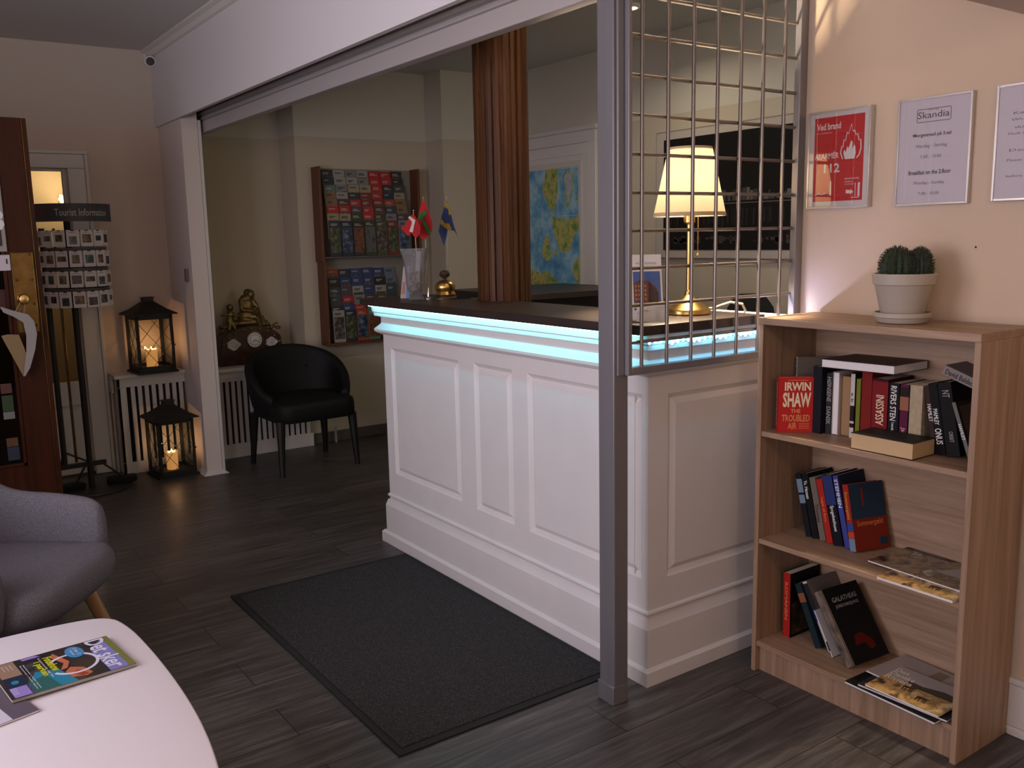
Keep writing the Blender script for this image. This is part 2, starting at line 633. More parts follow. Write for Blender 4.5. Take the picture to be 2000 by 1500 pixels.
# room behind the glazed door
m = MB()
m.box(-1.2, 1.62, 8.0, 8.1, 0, CH).box(-1.3, -1.2, 6.36, 8.1, 0, CH).box(1.62, 1.7, 6.52, 8.1, 0, CH)
struct(m.build('wall_behind_door', WALL_B))

# glazed white door and its architrave
d = MB()
d.box(1.06, 1.158, 6.175, 6.2, 0, 1.915).box(0.332, 1.158, 6.175, 6.2, 1.915, 2.0)
d.box(0.332, 0.43, 6.175, 6.2, 0, 1.915)
d.box(1.158, 1.178, 6.165, 6.2, 0, 2.0).box(0.312, 1.178, 6.165, 6.2, 2.0, 2.022).box(0.312, 0.332, 6.165, 6.2, 0, 2.0)
frame = d.build('door_1', W_TRIM, bevel=0.004)
struct(frame)
leaf = MB()
leaf.box(1.035, 1.07, 6.22, 6.26, 0.01, 1.925).box(0.42, 0.455, 6.22, 6.26, 0.01, 1.925)
leaf.box(0.455, 1.035, 6.22, 6.26, 1.90, 1.925)
leaf.box(0.455, 1.035, 6.22, 6.26, 0.45, 0.60).box(0.455, 1.035, 6.22, 6.26, 0.01, 0.10)
leaf.box(0.455, 1.035, 6.235, 6.25, 0.10, 0.45)
leaf.build('door_leaf', W_TRIM, frame, bevel=0.003)
MB().box(0.455, 1.035, 6.238, 6.243, 0.60, 1.90).build('glass_pane', PANE, frame)

# pier between lobby and office, and the lintel over the shutter opening
pr = MB().box(1.62, 1.715, 5.69, 6.2, 0, CH).build('wall_pier', wall_mat('pier_paint', (0.74, 0.66, 0.62), (0.74, 0.70, 0.66), 2.165))
struct(pr)
fl_ = MB()
fl_.hexa([(1.592, 5.652, 0), (1.748, 5.652, 0), (1.748, 6.0, 0), (1.592, 6.0, 0)], [(1.617, 5.685, 0.022), (1.72, 5.685, 0.022), (1.72, 6.0, 0.022), (1.617, 6.0, 0.022)])
struct(fl_.build('trim_pier_foot', W_PAINT))
struct(MB().box(1.717, 1.735, 5.688, 5.72, 0, 2.18).build('trim_pier_edge', W_TRIM))
li = MB().box(1.60, 1.625, 1.93, 6.2, 2.185, CH)
struct(li.build('wall_lintel', LINTEL))
struct(MB().box(1.60, XW, 1.93, 1.955, 2.42, CH).build('wall_lintel_over_grille', LINTEL))
c = MB()
c.prism([(0, 0), (0.05, 0), (0.05, -0.012), (0.028, -0.022), (0.016, -0.045), (0, -0.05)], (1.60, 6.2, CH), (-1, 0, 0), (0, 0, 1), 4.27)
struct(c.build('trim_cornice', W_TRIM, fix=True))

# right-hand wall, ending at the wire grille
struct(MB().box(XW, 2.72, -1.6, 1.965, 0, CH).build('wall_right', WALL_R))
b = MB()
b.box(XW - 0.016, XW, -1.6, 1.93, 0.0, 0.025).box(XW - 0.020, XW, -1.6, 1.18, 0.0, 0.02)
b.box(XW - 0.013, XW, -1.6, 1.93, 0.025, 0.155).box(XW - 0.018, XW, -1.6, 1.93, 0.155, 0.172)
struct(b.build('baseboard_right', W_TRIM, bevel=0.003))
struct(MB().box(2.0, XW, 1.05, 1.245, 1.99, CH).build('wall_soffit', WALL_R))

# office: back wall, column block, far wall with the radiator niche
XO = 4.1
struct(MB().box(XO, 4.3, -1.6, 8.1, 0, CH).build('wall_office', WALL_O))
struct(MB().box(3.53, XO, 5.86, 6.1, 0, CH).build('wall_office_column', WALL_O))
m = MB()
m.box(2.49, XO, 6.1, 6.5, 0, CH)
struct(m.build('wall_office_far', WALL_O))
struct(MB().box(1.66, 2.489, 6.38, 6.5, 0, CH).build('wall_office_niche', WALL_O))
m = MB()
m.box(2.72, 2.85, 0.95, 1.05, 0, CH).box(3.95, XO, 0.95, 1.05, 0, CH).box(2.85, 3.95, 0.95, 1.05, 0, 1.05).box(2.85, 3.95, 0.95, 1.05, 2.25, CH)
struct(m.build('wall_office_near', WALL_O))
w = MB()
w.box(2.85, 2.90, 1.01, 1.06, 1.05, 2.25).box(3.90, 3.95, 1.01, 1.06, 1.05, 2.25).box(2.90, 3.90, 1.01, 1.06, 1.05, 1.10).box(2.90, 3.90, 1.01, 1.06, 2.20, 2.25)
struct(w.build('window_3', W_TRIM))  # unseen window frame, added around the office fill light
struct(MB().box(2.49, 3.53, 6.082, 6.1, 0, 0.07).build('baseboard_office', mat('dark_skirting', (0.10, 0.085, 0.075), 0.6)))
b = MB()
b.box(1.175, 1.62, 6.185, 6.2, 0.0, 0.10)
struct(b.build('baseboard_far', W_TRIM))

# white panelled door in the office, with its frame
d = MB()
d.box(XO - 0.03, XO, 4.78, 4.87, 0, 2.075).box(XO - 0.03, XO, 4.78, 5.70, 2.075, 2.155).box(XO - 0.03, XO, 5.62, 5.70, 0, 2.075)
d.box(XO - 0.045, XO, 4.76, 5.72, 2.155, 2.185)
frame2 = struct(d.build('door_2', W_TRIM, bevel=0.003))
lf = MB()
lf.box(XO - 0.02, XO, 4.87, 5.62, 0.01, 2.075)
lf.box(XO - 0.027, XO - 0.02, 4.872, 4.93, 0.01, 2.0).box(XO - 0.027, XO - 0.02, 4.872, 5.618, 2.0, 2.073)
lf.build('door_leaf', W_TRIM, frame2, bevel=0.002)

# ------------------------------------------------------------------ brown entrance door standing open at the left
DY = 4.70
d = MB()
d.box(0.515, 0.632, DY, DY + 0.042, 0.012, 2.02)
d.box(-0.35, 0.515, DY, DY + 0.042, 1.90, 2.02)
d.box(-0.35, 0.515, DY, DY + 0.042, 0.012, 0.44)
d.box(-0.45, -0.33, DY, DY + 0.042, 0.012, 2.02)
d.box(0.632, 0.638, DY + 0.004, DY + 0.038, 0.012, 2.02, 1)
d.box(0.638, 0.655, DY + 0.006, DY + 0.036, 0.012, 2.02)
door3 = struct(d.build('door_3', [MAHOG, BRASS_OLD], bevel=0.002))
bd = MB()
bd.box(-0.33, 0.515, DY - 0.006, DY, 0.44, 0.455).box(0.50, 0.515, DY - 0.006, DY, 0.44, 1.9)
bd.build('glazing_bead', MAHOG, door3, bevel=0.002)
MB().box(-0.33, 0.515, DY + 0.018, DY + 0.023, 0.44, 1.90).build('glass_pane', glass_mat('dark_tinted_pane', (0.22, 0.20, 0.19), 0.10), door3)  # dark tint keeps the view through the glass dark
lp = MB()
lp.box(0.535, 0.627, DY - 0.005, DY, 1.06, 1.425)
lp.tube([(0.537, DY - 0.006, 1.062), (0.537, DY - 0.006, 1.423)], 0.0025, 6).tube([(0.625, DY - 0.006, 1.062), (0.625, DY - 0.006, 1.423)], 0.0025, 6)
lp.tube([(0.537, DY - 0.006, 1.423), (0.625, DY - 0.006, 1.423)], 0.0025, 6)
for x, z in ((0.612, 1.415), (0.612, 1.30), (0.612, 1.19), (0.612, 1.09), (0.55, 1.30)):
    lp.sphere((x, DY - 0.006, z), 0.006, n=10, k=6)
lpo = lp.build('lock_plate', BRASS_OLD, door3, bevel=0.001)
kn = MB()
kn.lathe([(0.020, 0), (0.020, 0.004), (0.009, 0.008), (0.008, 0.022), (0.020, 0.030), (0.024, 0.042), (0.019, 0.054), (0.006, 0.058)], n=24)
ko = kn.build('door_knob', BRASS, lpo)
ko.location = (0.566, DY - 0.005, 1.215)
ko.rotation_euler = (R(90), 0, 0)

def pane_sheet(name, x0, x1, z0, z1, mats_, label, cat, fn=None, frame=0.0, y=DY + 0.010):
    t = MB()
    t.box(x0, x1, y, y + 0.004, z0, z1, 0)
    if fn:
        fn(t, y - 0.0006)
    o = t.build(name, mats_, loc=((x0 + x1) / 2, y, z0))
    return tag(o, label, cat)
def _p1(t, y):
    t.box(0.36, 0.508, y - 0.001, y, 1.455, 1.745, 1)
    t.text('3', (0.455, y - 0.001, 1.52), (1, 0, 0), (0, 0, 1), 0.07, 0.10, 2, 0.02)
pane_sheet('framed_notice', 0.33, 0.524, 1.43, 1.77, [flat('pale_frame', 150, 145, 140), flat('charcoal_sheet', 42, 44, 44), WHITE_INK],
           'dark notice in a pale frame on the glass of the brown door', 'notice', _p1, y=DY - 0.012)
def _p2(t, y):
    t.text('I', (0.515, y, 1.375), (1, 0, 0), (0, 0, 1), 0.006, 0.022, 1, 0.02)
pane_sheet('paper_notice', 0.36, 0.531, 1.345, 1.415, [flat('lilac_paper', 200, 190, 198), INK],
           'small white paper notice below the framed notice on the brown door', 'notice', _p2, y=DY - 0.011)
pane_sheet('leaflet', 0.38, 0.500, 1.17, 1.26, [flat('wine_red_print', 62, 16, 20)],
           'dark red sheet behind the glass of the brown door beside its brass plate', 'leaflet')
pane_sheet('sticker', 0.44, 0.485, 0.70, 0.775, [flat('bottle_green', 44, 66, 38)],
           'green sticker low on the glass of the brown door', 'sticker')
pane_sheet('sticker', 0.44, 0.486, 0.665, 0.698, [flat('pale_grey_print', 118, 120, 118)],
           'pale grey sticker directly under the green one on the brown door', 'sticker')
pane_sheet('sticker', 0.44, 0.487, 0.535, 0.575, [flat('tan_print', 92, 64, 40)],
           'tan sticker above the bottom edge of the glass of the brown door', 'sticker')
pane_sheet('sticker', 0.44, 0.489, 0.47, 0.532, [flat('slate_blue_print', 40, 50, 66)],
           'dark blue sticker lowest on the glass of the brown door', 'sticker')
pane_sheet('sticker', 0.44, 0.485, 0.785, 0.83, [flat('dusty_pink_print', 84, 50, 46)],
           'dusty pink sticker just above the green one on the brown door', 'sticker')

# folded cloth pennant hanging from the door knob
p = thing('cloth_pennant', 'white and gold folded cloth pennant hanging in front of the brown door', 'pennant', (0.53, DY - 0.06, 0.84))
def ribbon(pts, w, mi, mb, yo):
    rings = []
    for (x, z), ww in zip(pts, w):
        rings.append([(x - ww, yo, z), (x + ww, yo, z + ww * 0.2), (x + ww, yo + 0.006, z + ww * 0.2), (x - ww, yo + 0.006, z)])
    mb.loft(rings, mi)
c1 = MB()
ribbon([(0.47, 1.185), (0.50, 1.16), (0.545, 1.14), (0.575, 1.11), (0.582, 1.05), (0.572, 0.98), (0.550, 0.90), (0.535, 0.865)],
       [0.002, 0.022, 0.03, 0.022, 0.022, 0.018, 0.012, 0.003], 0, c1, DY - 0.055)
c1.build('white_fold', mat('white_cloth', (0.30, 0.285, 0.27), 0.8), p, world=True, fix=True)
c2 = MB()
c2.prism([(0.46, 1.055), (0.485, 1.06), (0.531, 1.055), (0.548, 0.99), (0.558, 0.94), (0.545, 0.875), (0.532, 0.862)],
         (0, DY - 0.046, 0), (1, 0, 0), (0, 0, 1), 0.006)
c2.build('gold_lining', mat('gold_cloth', (0.24, 0.165, 0.075), 0.7), p, world=True)
c3 = MB()
c3.tube([(0.52, DY - 0.05, 1.15), (0.55, DY - 0.05, 1.20), (0.566, DY - 0.035, 1.24), (0.575, DY - 0.03, 1.215), (0.56, DY - 0.05, 1.15)], 0.003, 6)
c3.build('hanging_loop', mat('gold_cloth', (0, 0, 0)), p, world=True)

# ------------------------------------------------------------------ fittings on walls and ceiling
def spotlight(loc, label, power, col, rot=(0, 0, 0)):
    t = thing('ceiling_spotlight', label, 'spotlight', loc)
    MB().lathe([(0.05, 0.0), (0.05, -0.012), (0.042, -0.018), (0.036, -0.018)], n=28).build('trim_ring', W_PAINT, t, fix=True)
    MB().lathe([(0.034, -0.010), (0.034, -0.016), (0.02, -0.022), (0.001, -0.024)], n=24).build('bulb', mat('spot_bulb', (1, 0.8, 0.5), 0.4, emit=40, ecol=(1, 0.72, 0.36)), t, fix=True)
    area('spot_lamp', (loc[0], loc[1], loc[2] - 0.03), (0, 0, -1), 0.07, 0.07, power, col, 150)
    return t
spotlight((3.46, 3.76, CH), 'small round spotlight glowing in the office ceiling above the wire grille', 5.0, (1.0, 0.86, 0.66))
t = thing('wall_lamp', 'small glowing wall lamp seen through the glass of the white door', 'lamp', (1.316, 8.0, 1.80))
MB().box(1.29, 1.345, 7.975, 8.0, 1.77, 1.85).build('wall_plate', W_PAINT, t, world=True, bevel=0.003)
MB().sphere((1.316, 7.93, 1.81), 0.04, sz=0.55).build('glass_shade', mat('lit_lamp_glass', (1, 0.8, 0.5), 0.4, emit=7, ecol=(1, 0.80, 0.45)), t, world=True)
point('wall_lamp_light', (1.25, 7.70, 1.95), 6.5, (1.0, 0.74, 0.42), 0.05)

t = thing('security_camera', 'white security camera high on the far wall beside the lintel', 'camera', (1.585, 6.2, 2.60))
MB().box(1.565, 1.605, 6.19, 6.2, 2.57, 2.63).tube([(1.585, 6.19, 2.60), (1.58, 6.13, 2.585)], 0.009, 10).build('wall_bracket', W_PAINT, t, world=True)
cm = MB()
dr = Vector((-0.28, -0.90, -0.32)).normalized()
p0 = Vector((1.60, 6.165, 2.60))
cm.tube([p0, p0 + dr * 0.105], 0.034, 20)
cm.build('body', W_PAINT, t, world=True, bevel=0.004)
MB().tube([p0 + dr * 0.105, p0 + dr * 0.109], 0.025, 20).build('lens', mat('lens_glass', (0.01, 0.01, 0.012), 0.1), t, world=True)

sw = thing('light_switch', 'small grey switch box on the white pier', 'switch', (1.62, 5.79, 1.22))
MB().box(1.604, 1.62, 5.765, 5.81, 1.215, 1.295).build('box', mat('grey_plastic', (0.20, 0.17, 0.16), 0.5), sw, world=True, bevel=0.003)
MB().box(1.600, 1.604, 5.778, 5.797, 1.24, 1.27).build('rocker', mat('grey_plastic', (0, 0, 0)), sw, world=True, bevel=0.001)

# unseen globe lamp, added for warm light from behind the view
t = thing('added_ceiling_lamp', 'unseen white globe lamp added behind the seats as warm fill', 'lamp', (0.75, -0.75, CH))
MB().lathe([(0.06, 0.0), (0.06, -0.02), (0.012, -0.03), (0.010, -0.20)], n=24).build('rod', BRASS_OLD, t, fix=True)
MB().sphere((0, 0, -0.30), 0.11, n=24, k=16).build('glass_globe', mat('lit_opal_glass', (1, 0.9, 0.75), 0.4, emit=3.0, ecol=(1.0, 0.72, 0.42)), t)
point('globe_fill_light', (0.75, -0.75, CH - 0.46), 25, (1.0, 0.68, 0.40), 0.11)

# ------------------------------------------------------------------ reception counter
CX, CY0, CY1, CXR = 1.93, 2.02, 3.805, XW - 0.001
ct = thing('reception_counter', 'white panelled reception counter with dark worktop and cyan light strip', 'counter', (2.2, 2.9, 0))

def front_face(mb, panels, y0, y1, z0, z1, xf):
    """flat face x = xf seen from -x, with raised-and-fielded panels (ya, yb, za, zb)"""
    ycuts = sorted({y0, y1, *[p[0] for p in panels], *[p[1] for p in panels]})
    zcuts = sorted({z0, z1, *[p[2] for p in panels], *[p[3] for p in panels]})
    for a, b_ in zip(ycuts[:-1], ycuts[1:]):
        for c_, d_ in zip(zcuts[:-1], zcuts[1:]):
            if any(p[0] <= a and b_ <= p[1] and p[2] <= c_ and d_ <= p[3] for p in panels):
                continue
            mb.add([(xf, a, c_), (xf, a, d_), (xf, b_, d_), (xf, b_, c_)], [(0, 1, 2, 3)])
    for ya, yb, za, zb in panels:
        def ring(o, x):
            return [(x, ya + o, za + o), (x, ya + o, zb - o), (x, yb - o, zb - o), (x, yb - o, za + o)]
        rr = [ring(0, xf), ring(0.017, xf + 0.0125), ring(0.0185, xf + 0.0125), ring(0.036, xf + 0.0015)]
        for p, q in zip(rr[:-1], rr[1:]):
            for i in range(4):
                j = (i + 1) % 4
                mb.add([p[i], p[j], q[j], q[i]], [(0, 1, 2, 3)])
        mb.add(rr[-1], [(0, 1, 2, 3)])

XB = CX + 0.008
m = MB()
front_face(m, [(3.145, 3.735, 0.355, 0.955), (2.765, 3.03, 0.35, 0.957), (2.055, 2.667, 0.35, 0.955)], CY0 + 0.008, CY1, 0.0, 1.15, XB)
m.add([(XB, CY1, 0), (XB, CY1, 1.15), (2.0, CY1, 1.15), (2.0, CY1, 0)], [(0, 1, 2, 3)])
m.add([(2.0, CY1, 0), (2.0, CY1, 1.15), (2.0, CY0 + 0.06, 1.15), (2.0, CY0 + 0.06, 0)], [(0, 1, 2, 3)])
m.build('front_board', W_PAINT, ct, world=True)
# end board, facing the lobby (mirrored frame: use x as the running axis)
m = MB()
m2 = MB()
front_face(m2, [(0.085, 0.61, 0.345, 0.952)], 0.0, CXR - XB, 0.0, 1.15, 0.0)
m.v = [Vector((XB + p.y, CY0 + 0.008 + p.x, p.z)) for p in m2.v]
m.f = [tuple(reversed(f)) for f in m2.f]
m.m = list(m2.m)
m.add([(XB, CY0 + 0.07, 0), (XB, CY0 + 0.07, 1.15), (CXR, CY0 + 0.07, 1.15), (CXR, CY0 + 0.07, 0)], [(0, 1, 2, 3)])
m.build('end_board', W_PAINT, ct, world=True)

def run_profile(prof, name, mats, far=CY1):
    """moulding profile [(out, z)] mitred round the near corner; OUT is measured from the boards"""
    mb = MB()
    rings = []
    rings.append([(XB - o, far + o, z) for o, z in prof] + [(XB + 0.004, far, prof[-1][1]), (XB + 0.004, far, prof[0][1])])
    rings.append([(XB - o, CY0 + 0.008 - o, z) for o, z in prof] + [(XB + 0.004, CY0 + 0.012, prof[-1][1]), (XB + 0.004, CY0 + 0.012, prof[0][1])])
    rings.append([(CXR, CY0 + 0.008 - o, z) for o, z in prof] + [(CXR, CY0 + 0.012, prof[-1][1]), (CXR, CY0 + 0.012, prof[0][1])])
    mb.loft(rings)
    return mb.build(name, mats, ct, world=True, fix=True, angle=25)

run_profile([(0.024, 0.0), (0.024, 0.047), (0.013, 0.058)], 'plinth', W_PAINT, CY1 + 0.03)
run_profile([(0.013, 0.05), (0.013, 0.188), (0.011, 0.192), (0.003, 0.216)], 'skirting_board', W_PAINT, CY1 + 0.01)
run_profile([(0.001, 0.228), (0.006, 0.232), (0.008, 0.238), (0.006, 0.244), (0.001, 0.247)], 'bead_moulding', W_PAINT)
run_profile([(0.001, 1.012), (0.020, 1.019), (0.030, 1.029), (0.031, 1.039), (0.010, 1.060), (0.006, 1.066), (0.006, 1.091), (0.010, 1.098), (0.029, 1.100),
             (0.031, 1.117), (0.035, 1.119), (0.040, 1.149)], 'crown_moulding', W_PAINT, CY1)
# worktop, notched round the slatted column
PX, PY, PR = 2.275, 3.29, 0.120
wt = MB()
poly = [(1.865, 1.972), (2.41, 1.972), (2.41, 2.36), (2.25, 2.40), (2.25, PY - math.sqrt(PR * PR - 0.025 ** 2))]
a0 = math.degrees(math.atan2(-math.sqrt(PR * PR - 0.025 ** 2), -0.025))
ang0, ang1 = 360 + a0, -a0
pts = arc(PX, PY, PR + 0.003, PR + 0.003, ang0, ang1, 18)
poly += pts[1:-1]
poly += [(2.25, PY + math.sqrt(PR * PR - 0.025 ** 2)), (2.25, 3.89), (1.865, 3.89)]
wt.prism(poly, (0, 0, 1.18), (1, 0, 0), (0, 1, 0), 0.03)
wt.build('worktop', DARK_TOP, ct, world=True, bevel=0.002)
# white ledge carrying on behind the end of the worktop
MB().box(2.412, CXR, CY0 - 0.015, CY0 + 0.30, 1.15, 1.168).build('ledge', W_PAINT, ct, world=True, bevel=0.002)

LEDC = mat('led_glow', (0.6, 0.95, 1.0), 0.5, emit=8, ecol=(0.35, 0.86, 1.0))
LEDW = mat('led_glow_white', (0.8, 0.9, 1.0), 0.5, emit=9, ecol=(0.50, 0.86, 1.0))
COLD = MB()
COLD.tube([(1.880, 3.83, 1.148), (1.880, 2.0, 1.148)], 0.0018, 6)
COLD_o = COLD.build('led_strip', LEDC, ct, world=True)
# loose end of the strip hanging along the end of the counter, its diodes in view
pts = []
for k in range(28):
    x = 1.905 + k * (CXR - 1.92) / 27
    pts.append((x, 1.993, 1.120 + 0.004 * math.sin(k * 1.3) + (0.006 if k < 3 else 0)))
lcab = MB().tube(pts, 0.0035, 6).build('led_cable', mat('clear_cable', (0.55, 0.6, 0.65), 0.4), ct, world=True)
dio = MB()
for k, (x, y, z) in enumerate(pts):
    dio.sphere((x, y - 0.003, z), 0.0045, n=8, k=6, sz=1.2)
dio.build('led_diodes', LEDW, ct, world=True).parent = lcab
L1 = area('led_front_light', (1.876, 2.92, 1.1455), (0.45, 0, -1), 1.80, 0.006, 1.2, (0.16, 0.84, 1.0))
L2 = area('led_end_light', (2.235, 1.982, 1.126), (0, 0.45, -1), 0.62, 0.006, 0.40, (0.12, 0.62, 1.0))
L3 = area('led_tail_light', (2.49, 1.990, 1.128), (0.45, -0.75, 0.65), 0.13, 0.006, 3.0, (0.52, 0.56, 1.0))
L2.rotation_euler = Vector((0, 0.6, -1)).to_track_quat('-Z', 'Y').to_euler()

# ------------------------------------------------------------------ slatted wooden column standing through the worktop
col = thing('slatted_column', 'round column of narrow brown wooden slats behind the counter', 'column', (PX, PY, 0))
m = MB()
N = 44
ring = []
random.seed(3)
for k in range(N):
    a = 2 * math.pi * k / N
    r0 = PR - 0.002 - 0.009 * (k % 2) - 0.004 * ((k * 7) % 3 == 0)
    for da in (-0.44, 0.44):
        ring.append((r0, a + da * 2 * math.pi / N))
prof = [(PX + r * math.cos(a), PY + r * math.sin(a)) for r, a in ring]
m.prism(prof, (0, 0, CH), (1, 0, 0), (0, 1, 0), CH)
cw_ = wood('column_wood', (0.035, 0.012, 0.005), (0.125, 0.054, 0.022), 'Z', 0.5, 0.8)
cw_.node_tree.nodes['Principled BSDF'].inputs['Specular IOR Level'].default_value = 0.2
m.build('slats', cw_, col, world=True, angle=20)

# ------------------------------------------------------------------ steel post, shutter and grille
po = thing('steel_post', 'grey steel post standing at the near corner of the counter', 'post', (1.782, 2.016, 0))
MB().box(1.755, 1.811, 1.982, 2.052, 0.0, 2.45).build('tube', STEEL, po, world=True, bevel=0.003)
MB().box(1.750, 1.8115, 1.9815, 2.056, 0.0, 0.062).build('foot_sleeve', STEEL, po, world=True, bevel=0.002)
MB().box(1.764, 1.787, 1.972, 1.9815, 1.04, 2.45).build('guide_rail', STEEL, po, world=True, bevel=0.002)

sh = thing('roller_shutter', 'rolled-up grey metal shutter under the white lintel', 'shutter', (1.78, 4.0, 2.11))
MB().box(1.755, 1.805, 2.056, 6.07, 2.112, 2.182).build('bottom_rail', STEEL_D, sh, world=True, bevel=0.004)
cu = MB()
for k in range(9):
    z = 2.182 + k * 0.030
    cu.prism([(0, 0), (0.016, 0.006), (0.016, 0.022), (0, 0.0285)], (1.772, 6.07, z), (-1, 0, 0), (0, 0, 1), 4.014)
cu.box(1.772, 1.782, 2.056, 6.07, 2.182, 2.452)
cu.build('slat_curtain', STEEL_D, sh, world=True, fix=True)
MB().box(1.74, 1.81, 6.07, 6.10, 2.05, 2.42).build('end_bracket', mat('dark_guide', (0.05, 0.045, 0.045), 0.6), sh, world=True)

gr = thing('wire_grille', 'steel wire grille in a grey frame between post and right wall', 'grille', (2.18, 1.985, 1.04))
GY = 1.966
GB = mat('grille_steel', (0.27, 0.24, 0.215), 0.30, 0.8)
f = MB()
f.box(1.788, 1.802, GY - 0.012, GY + 0.012, 1.04, 2.42).box(1.802, 2.534, GY - 0.012, GY + 0.012, 1.04, 1.063)
f.box(2.534, XW - 0.001, GY - 0.012, GY + 0.012, 1.04, 2.42).box(1.802, 2.534, GY - 0.012, GY + 0.012, 2.395, 2.42)
f.build('frame', STEEL, gr, world=True, bevel=0.002)
for k in range(7):
    x = 1.846 + k * 0.1032
    MB().tube([(x, GY - 0.004, 1.06), (x, GY - 0.004, 2.40)], 0.0058, 10).build('vertical_bar', GB, gr, world=True)
for k in range(12):
    z = 1.135 + k * 0.1083
    MB().tube([(1.80, GY + 0.006, z), (2.538, GY + 0.006, z)], 0.0055, 10).build('horizontal_bar', GB, gr, world=True)

# ------------------------------------------------------------------ floor mat
t = thing('floor_mat', 'dark grey speckled entrance mat lying in front of the counter', 'mat', (1.49, 2.87, 0))
MB().box(1.105, 1.880, 2.165, 3.575, 0.0, 0.009).build('pile', MATPILE, t, world=True)
e = MB()
e.box(1.082, 1.105, 2.135, 3.605, 0, 0.006).box(1.880, 1.903, 2.135, 3.605, 0, 0.006)
e.box(1.105, 1.880, 2.135, 2.165, 0, 0.006).box(1.105, 1.880, 3.575, 3.605, 0, 0.006)
e.build('rubber_edge', RUBBER, t, world=True)

# ------------------------------------------------------------------ table lamp on the counter
LX, LY, LZ = 2.252, 2.165, 1.18
SH = bpy.data.materials.new('lit_fabric_shade')
SH.use_nodes = True
nt = SH.node_tree
nt.nodes.clear()
out = nt.nodes.new('ShaderNodeOutputMaterial')
df = nt.nodes.new('ShaderNodeBsdfDiffuse'); df.inputs[0].default_value = (0.80, 0.66, 0.46, 1)
tr = nt.nodes.new('ShaderNodeBsdfTranslucent'); tr.inputs[0].default_value = (0.95, 0.90, 0.80, 1)
mx = nt.nodes.new('ShaderNodeMixShader'); mx.inputs[0].default_value = 0.90
nt.links.new(df.outputs[0], mx.inputs[1]); nt.links.new(tr.outputs[0], mx.inputs[2])
nt.links.new(mx.outputs[0], out.inputs[0])
lamp = thing('table_lamp', 'lit brass table lamp with white cone shade on the counter', 'lamp', (LX, LY, LZ))
b = MB()
b.lathe([(0.066, 0), (0.073, 0.003), (0.074, 0.014), (0.070, 0.020), (0.066, 0.022), (0.052, 0.034), (0.034, 0.050), (0.020, 0.060), (0.012, 0.066), (0.010, 0.080)], n=48)
b.build('base', BRASS, lamp, angle=40)
MB().lathe([(0.0125, 0.066), (0.0125, 0.076), (0.0085, 0.082), (0.0085, 0.30)], n=24).build('stem', BRASS, lamp)
MB().lathe([(0.010, 0.298), (0.019, 0.306), (0.019, 0.345), (0.012, 0.350)], n=24).build('socket', BRASS, lamp)
s = MB()
pr_ = [(0.117, 0.326), (0.119, 0.326), (0.072, 0.545), (0.070, 0.545)]
s.lathe(pr_ + [pr_[0]], n=64, caps=False)
s.build('lamp_shade', SH, lamp, angle=40)
h = MB()
h.lathe([(0.1190, 0.325), (0.1205, 0.325), (0.1175, 0.338), (0.1160, 0.338), (0.1190, 0.325)], n=64, caps=False)
h.build('shade_hem', mat('shade_hem_tape', (0.66, 0.50, 0.28), 0.8), lamp)
h = MB()
h.lathe([(0.0720, 0.540), (0.0735, 0.540), (0.0720, 0.548), (0.0705, 0.548), (0.0720, 0.540)], n=64, caps=False)
h.build('shade_hem', mat('shade_hem_tape', (0.66, 0.50, 0.28), 0.8), lamp)
bu = MB()
bu.sphere((0, 0, 0.405), 0.03, sz=1.15)
bo = bu.build('bulb', mat('lit_bulb', (1, 0.85, 0.6), 0.4, emit=30, ecol=(1.0, 0.74, 0.40)), lamp)
chn = MB()
for k in range(34):
    chn.sphere((0.018, -0.022, 0.345 - k * 0.0042), 0.0021, n=6, k=4)
chn.sphere((0.018, -0.022, 0.198), 0.0065, n=10, k=8)
chn.build('pull_chain', BRASS, lamp)
MB().tube([(0.07, 0, 0.012), (0.10, -0.02, 0.016), (0.15, -0.05, 0.034), (0.20, -0.06, 0.026), (0.24, -0.04, 0.0), (0.255, 0.0, -0.06)], 0.0042, 8).build('cord', mat('white_cord', (0.72, 0.66, 0.58), 0.5), lamp)
for dz, e_ in ((0.445, 175.0),):
    point('bulb_light', (LX, LY, LZ + dz), e_, (1.0, 0.79, 0.55), 0.035)

# ------------------------------------------------------------------ small things on the counter
WZ = 1.18
hold = thing('brochure_holder', 'clear acrylic holder standing on the counter left of the lamp', 'holder', (1.985, 2.075, WZ), R(-34))
m = MB()
m.hexa([(-0.055, 0.028, 0), (0.055, 0.028, 0), (0.055, 0.031, 0), (-0.055, 0.031, 0)], [(-0.055, 0.085, 0.20), (0.055, 0.085, 0.20), (0.055, 0.088, 0.20), (-0.055, 0.088, 0.20)])
m.hexa([(-0.055, -0.012, 0), (0.055, -0.012, 0), (0.055, -0.009, 0), (-0.055, -0.009, 0)], [(-0.055, 0.008, 0.07), (0.055, 0.008, 0.07), (0.055, 0.011, 0.07), (-0.055, 0.011, 0.07)])
m.box(-0.055, 0.055, -0.05, 0.031, 0, 0.003)
for x in (-0.055, 0.053):
    m.hexa([(x, -0.012, 0), (x + 0.002, -0.012, 0), (x + 0.002, 0.031, 0), (x, 0.031, 0)], [(x, 0.008, 0.07), (x + 0.002, 0.008, 0.07), (x + 0.002, 0.05, 0.07), (x, 0.05, 0.07)])
m.hexa([(-0.045, -0.05, 0.003), (0.045, -0.05, 0.003), (0.045, -0.047, 0.003), (-0.045, -0.047, 0.003)], [(-0.045, -0.038, 0.03), (0.045, -0.038, 0.03), (0.045, -0.035, 0.03), (-0.045, -0.035, 0.03)])
m.build('acrylic', CLEAR, hold)
lf = thing('hotel_leaflet', 'white leaflet with a brick building photo standing in the acrylic holder', 'leaflet', (1.985, 2.075, WZ), R(-34))
Ul, Vl = Vector((1, 0, 0)), Vector((0, 0.058, 0.20)).normalized()
m = MB()
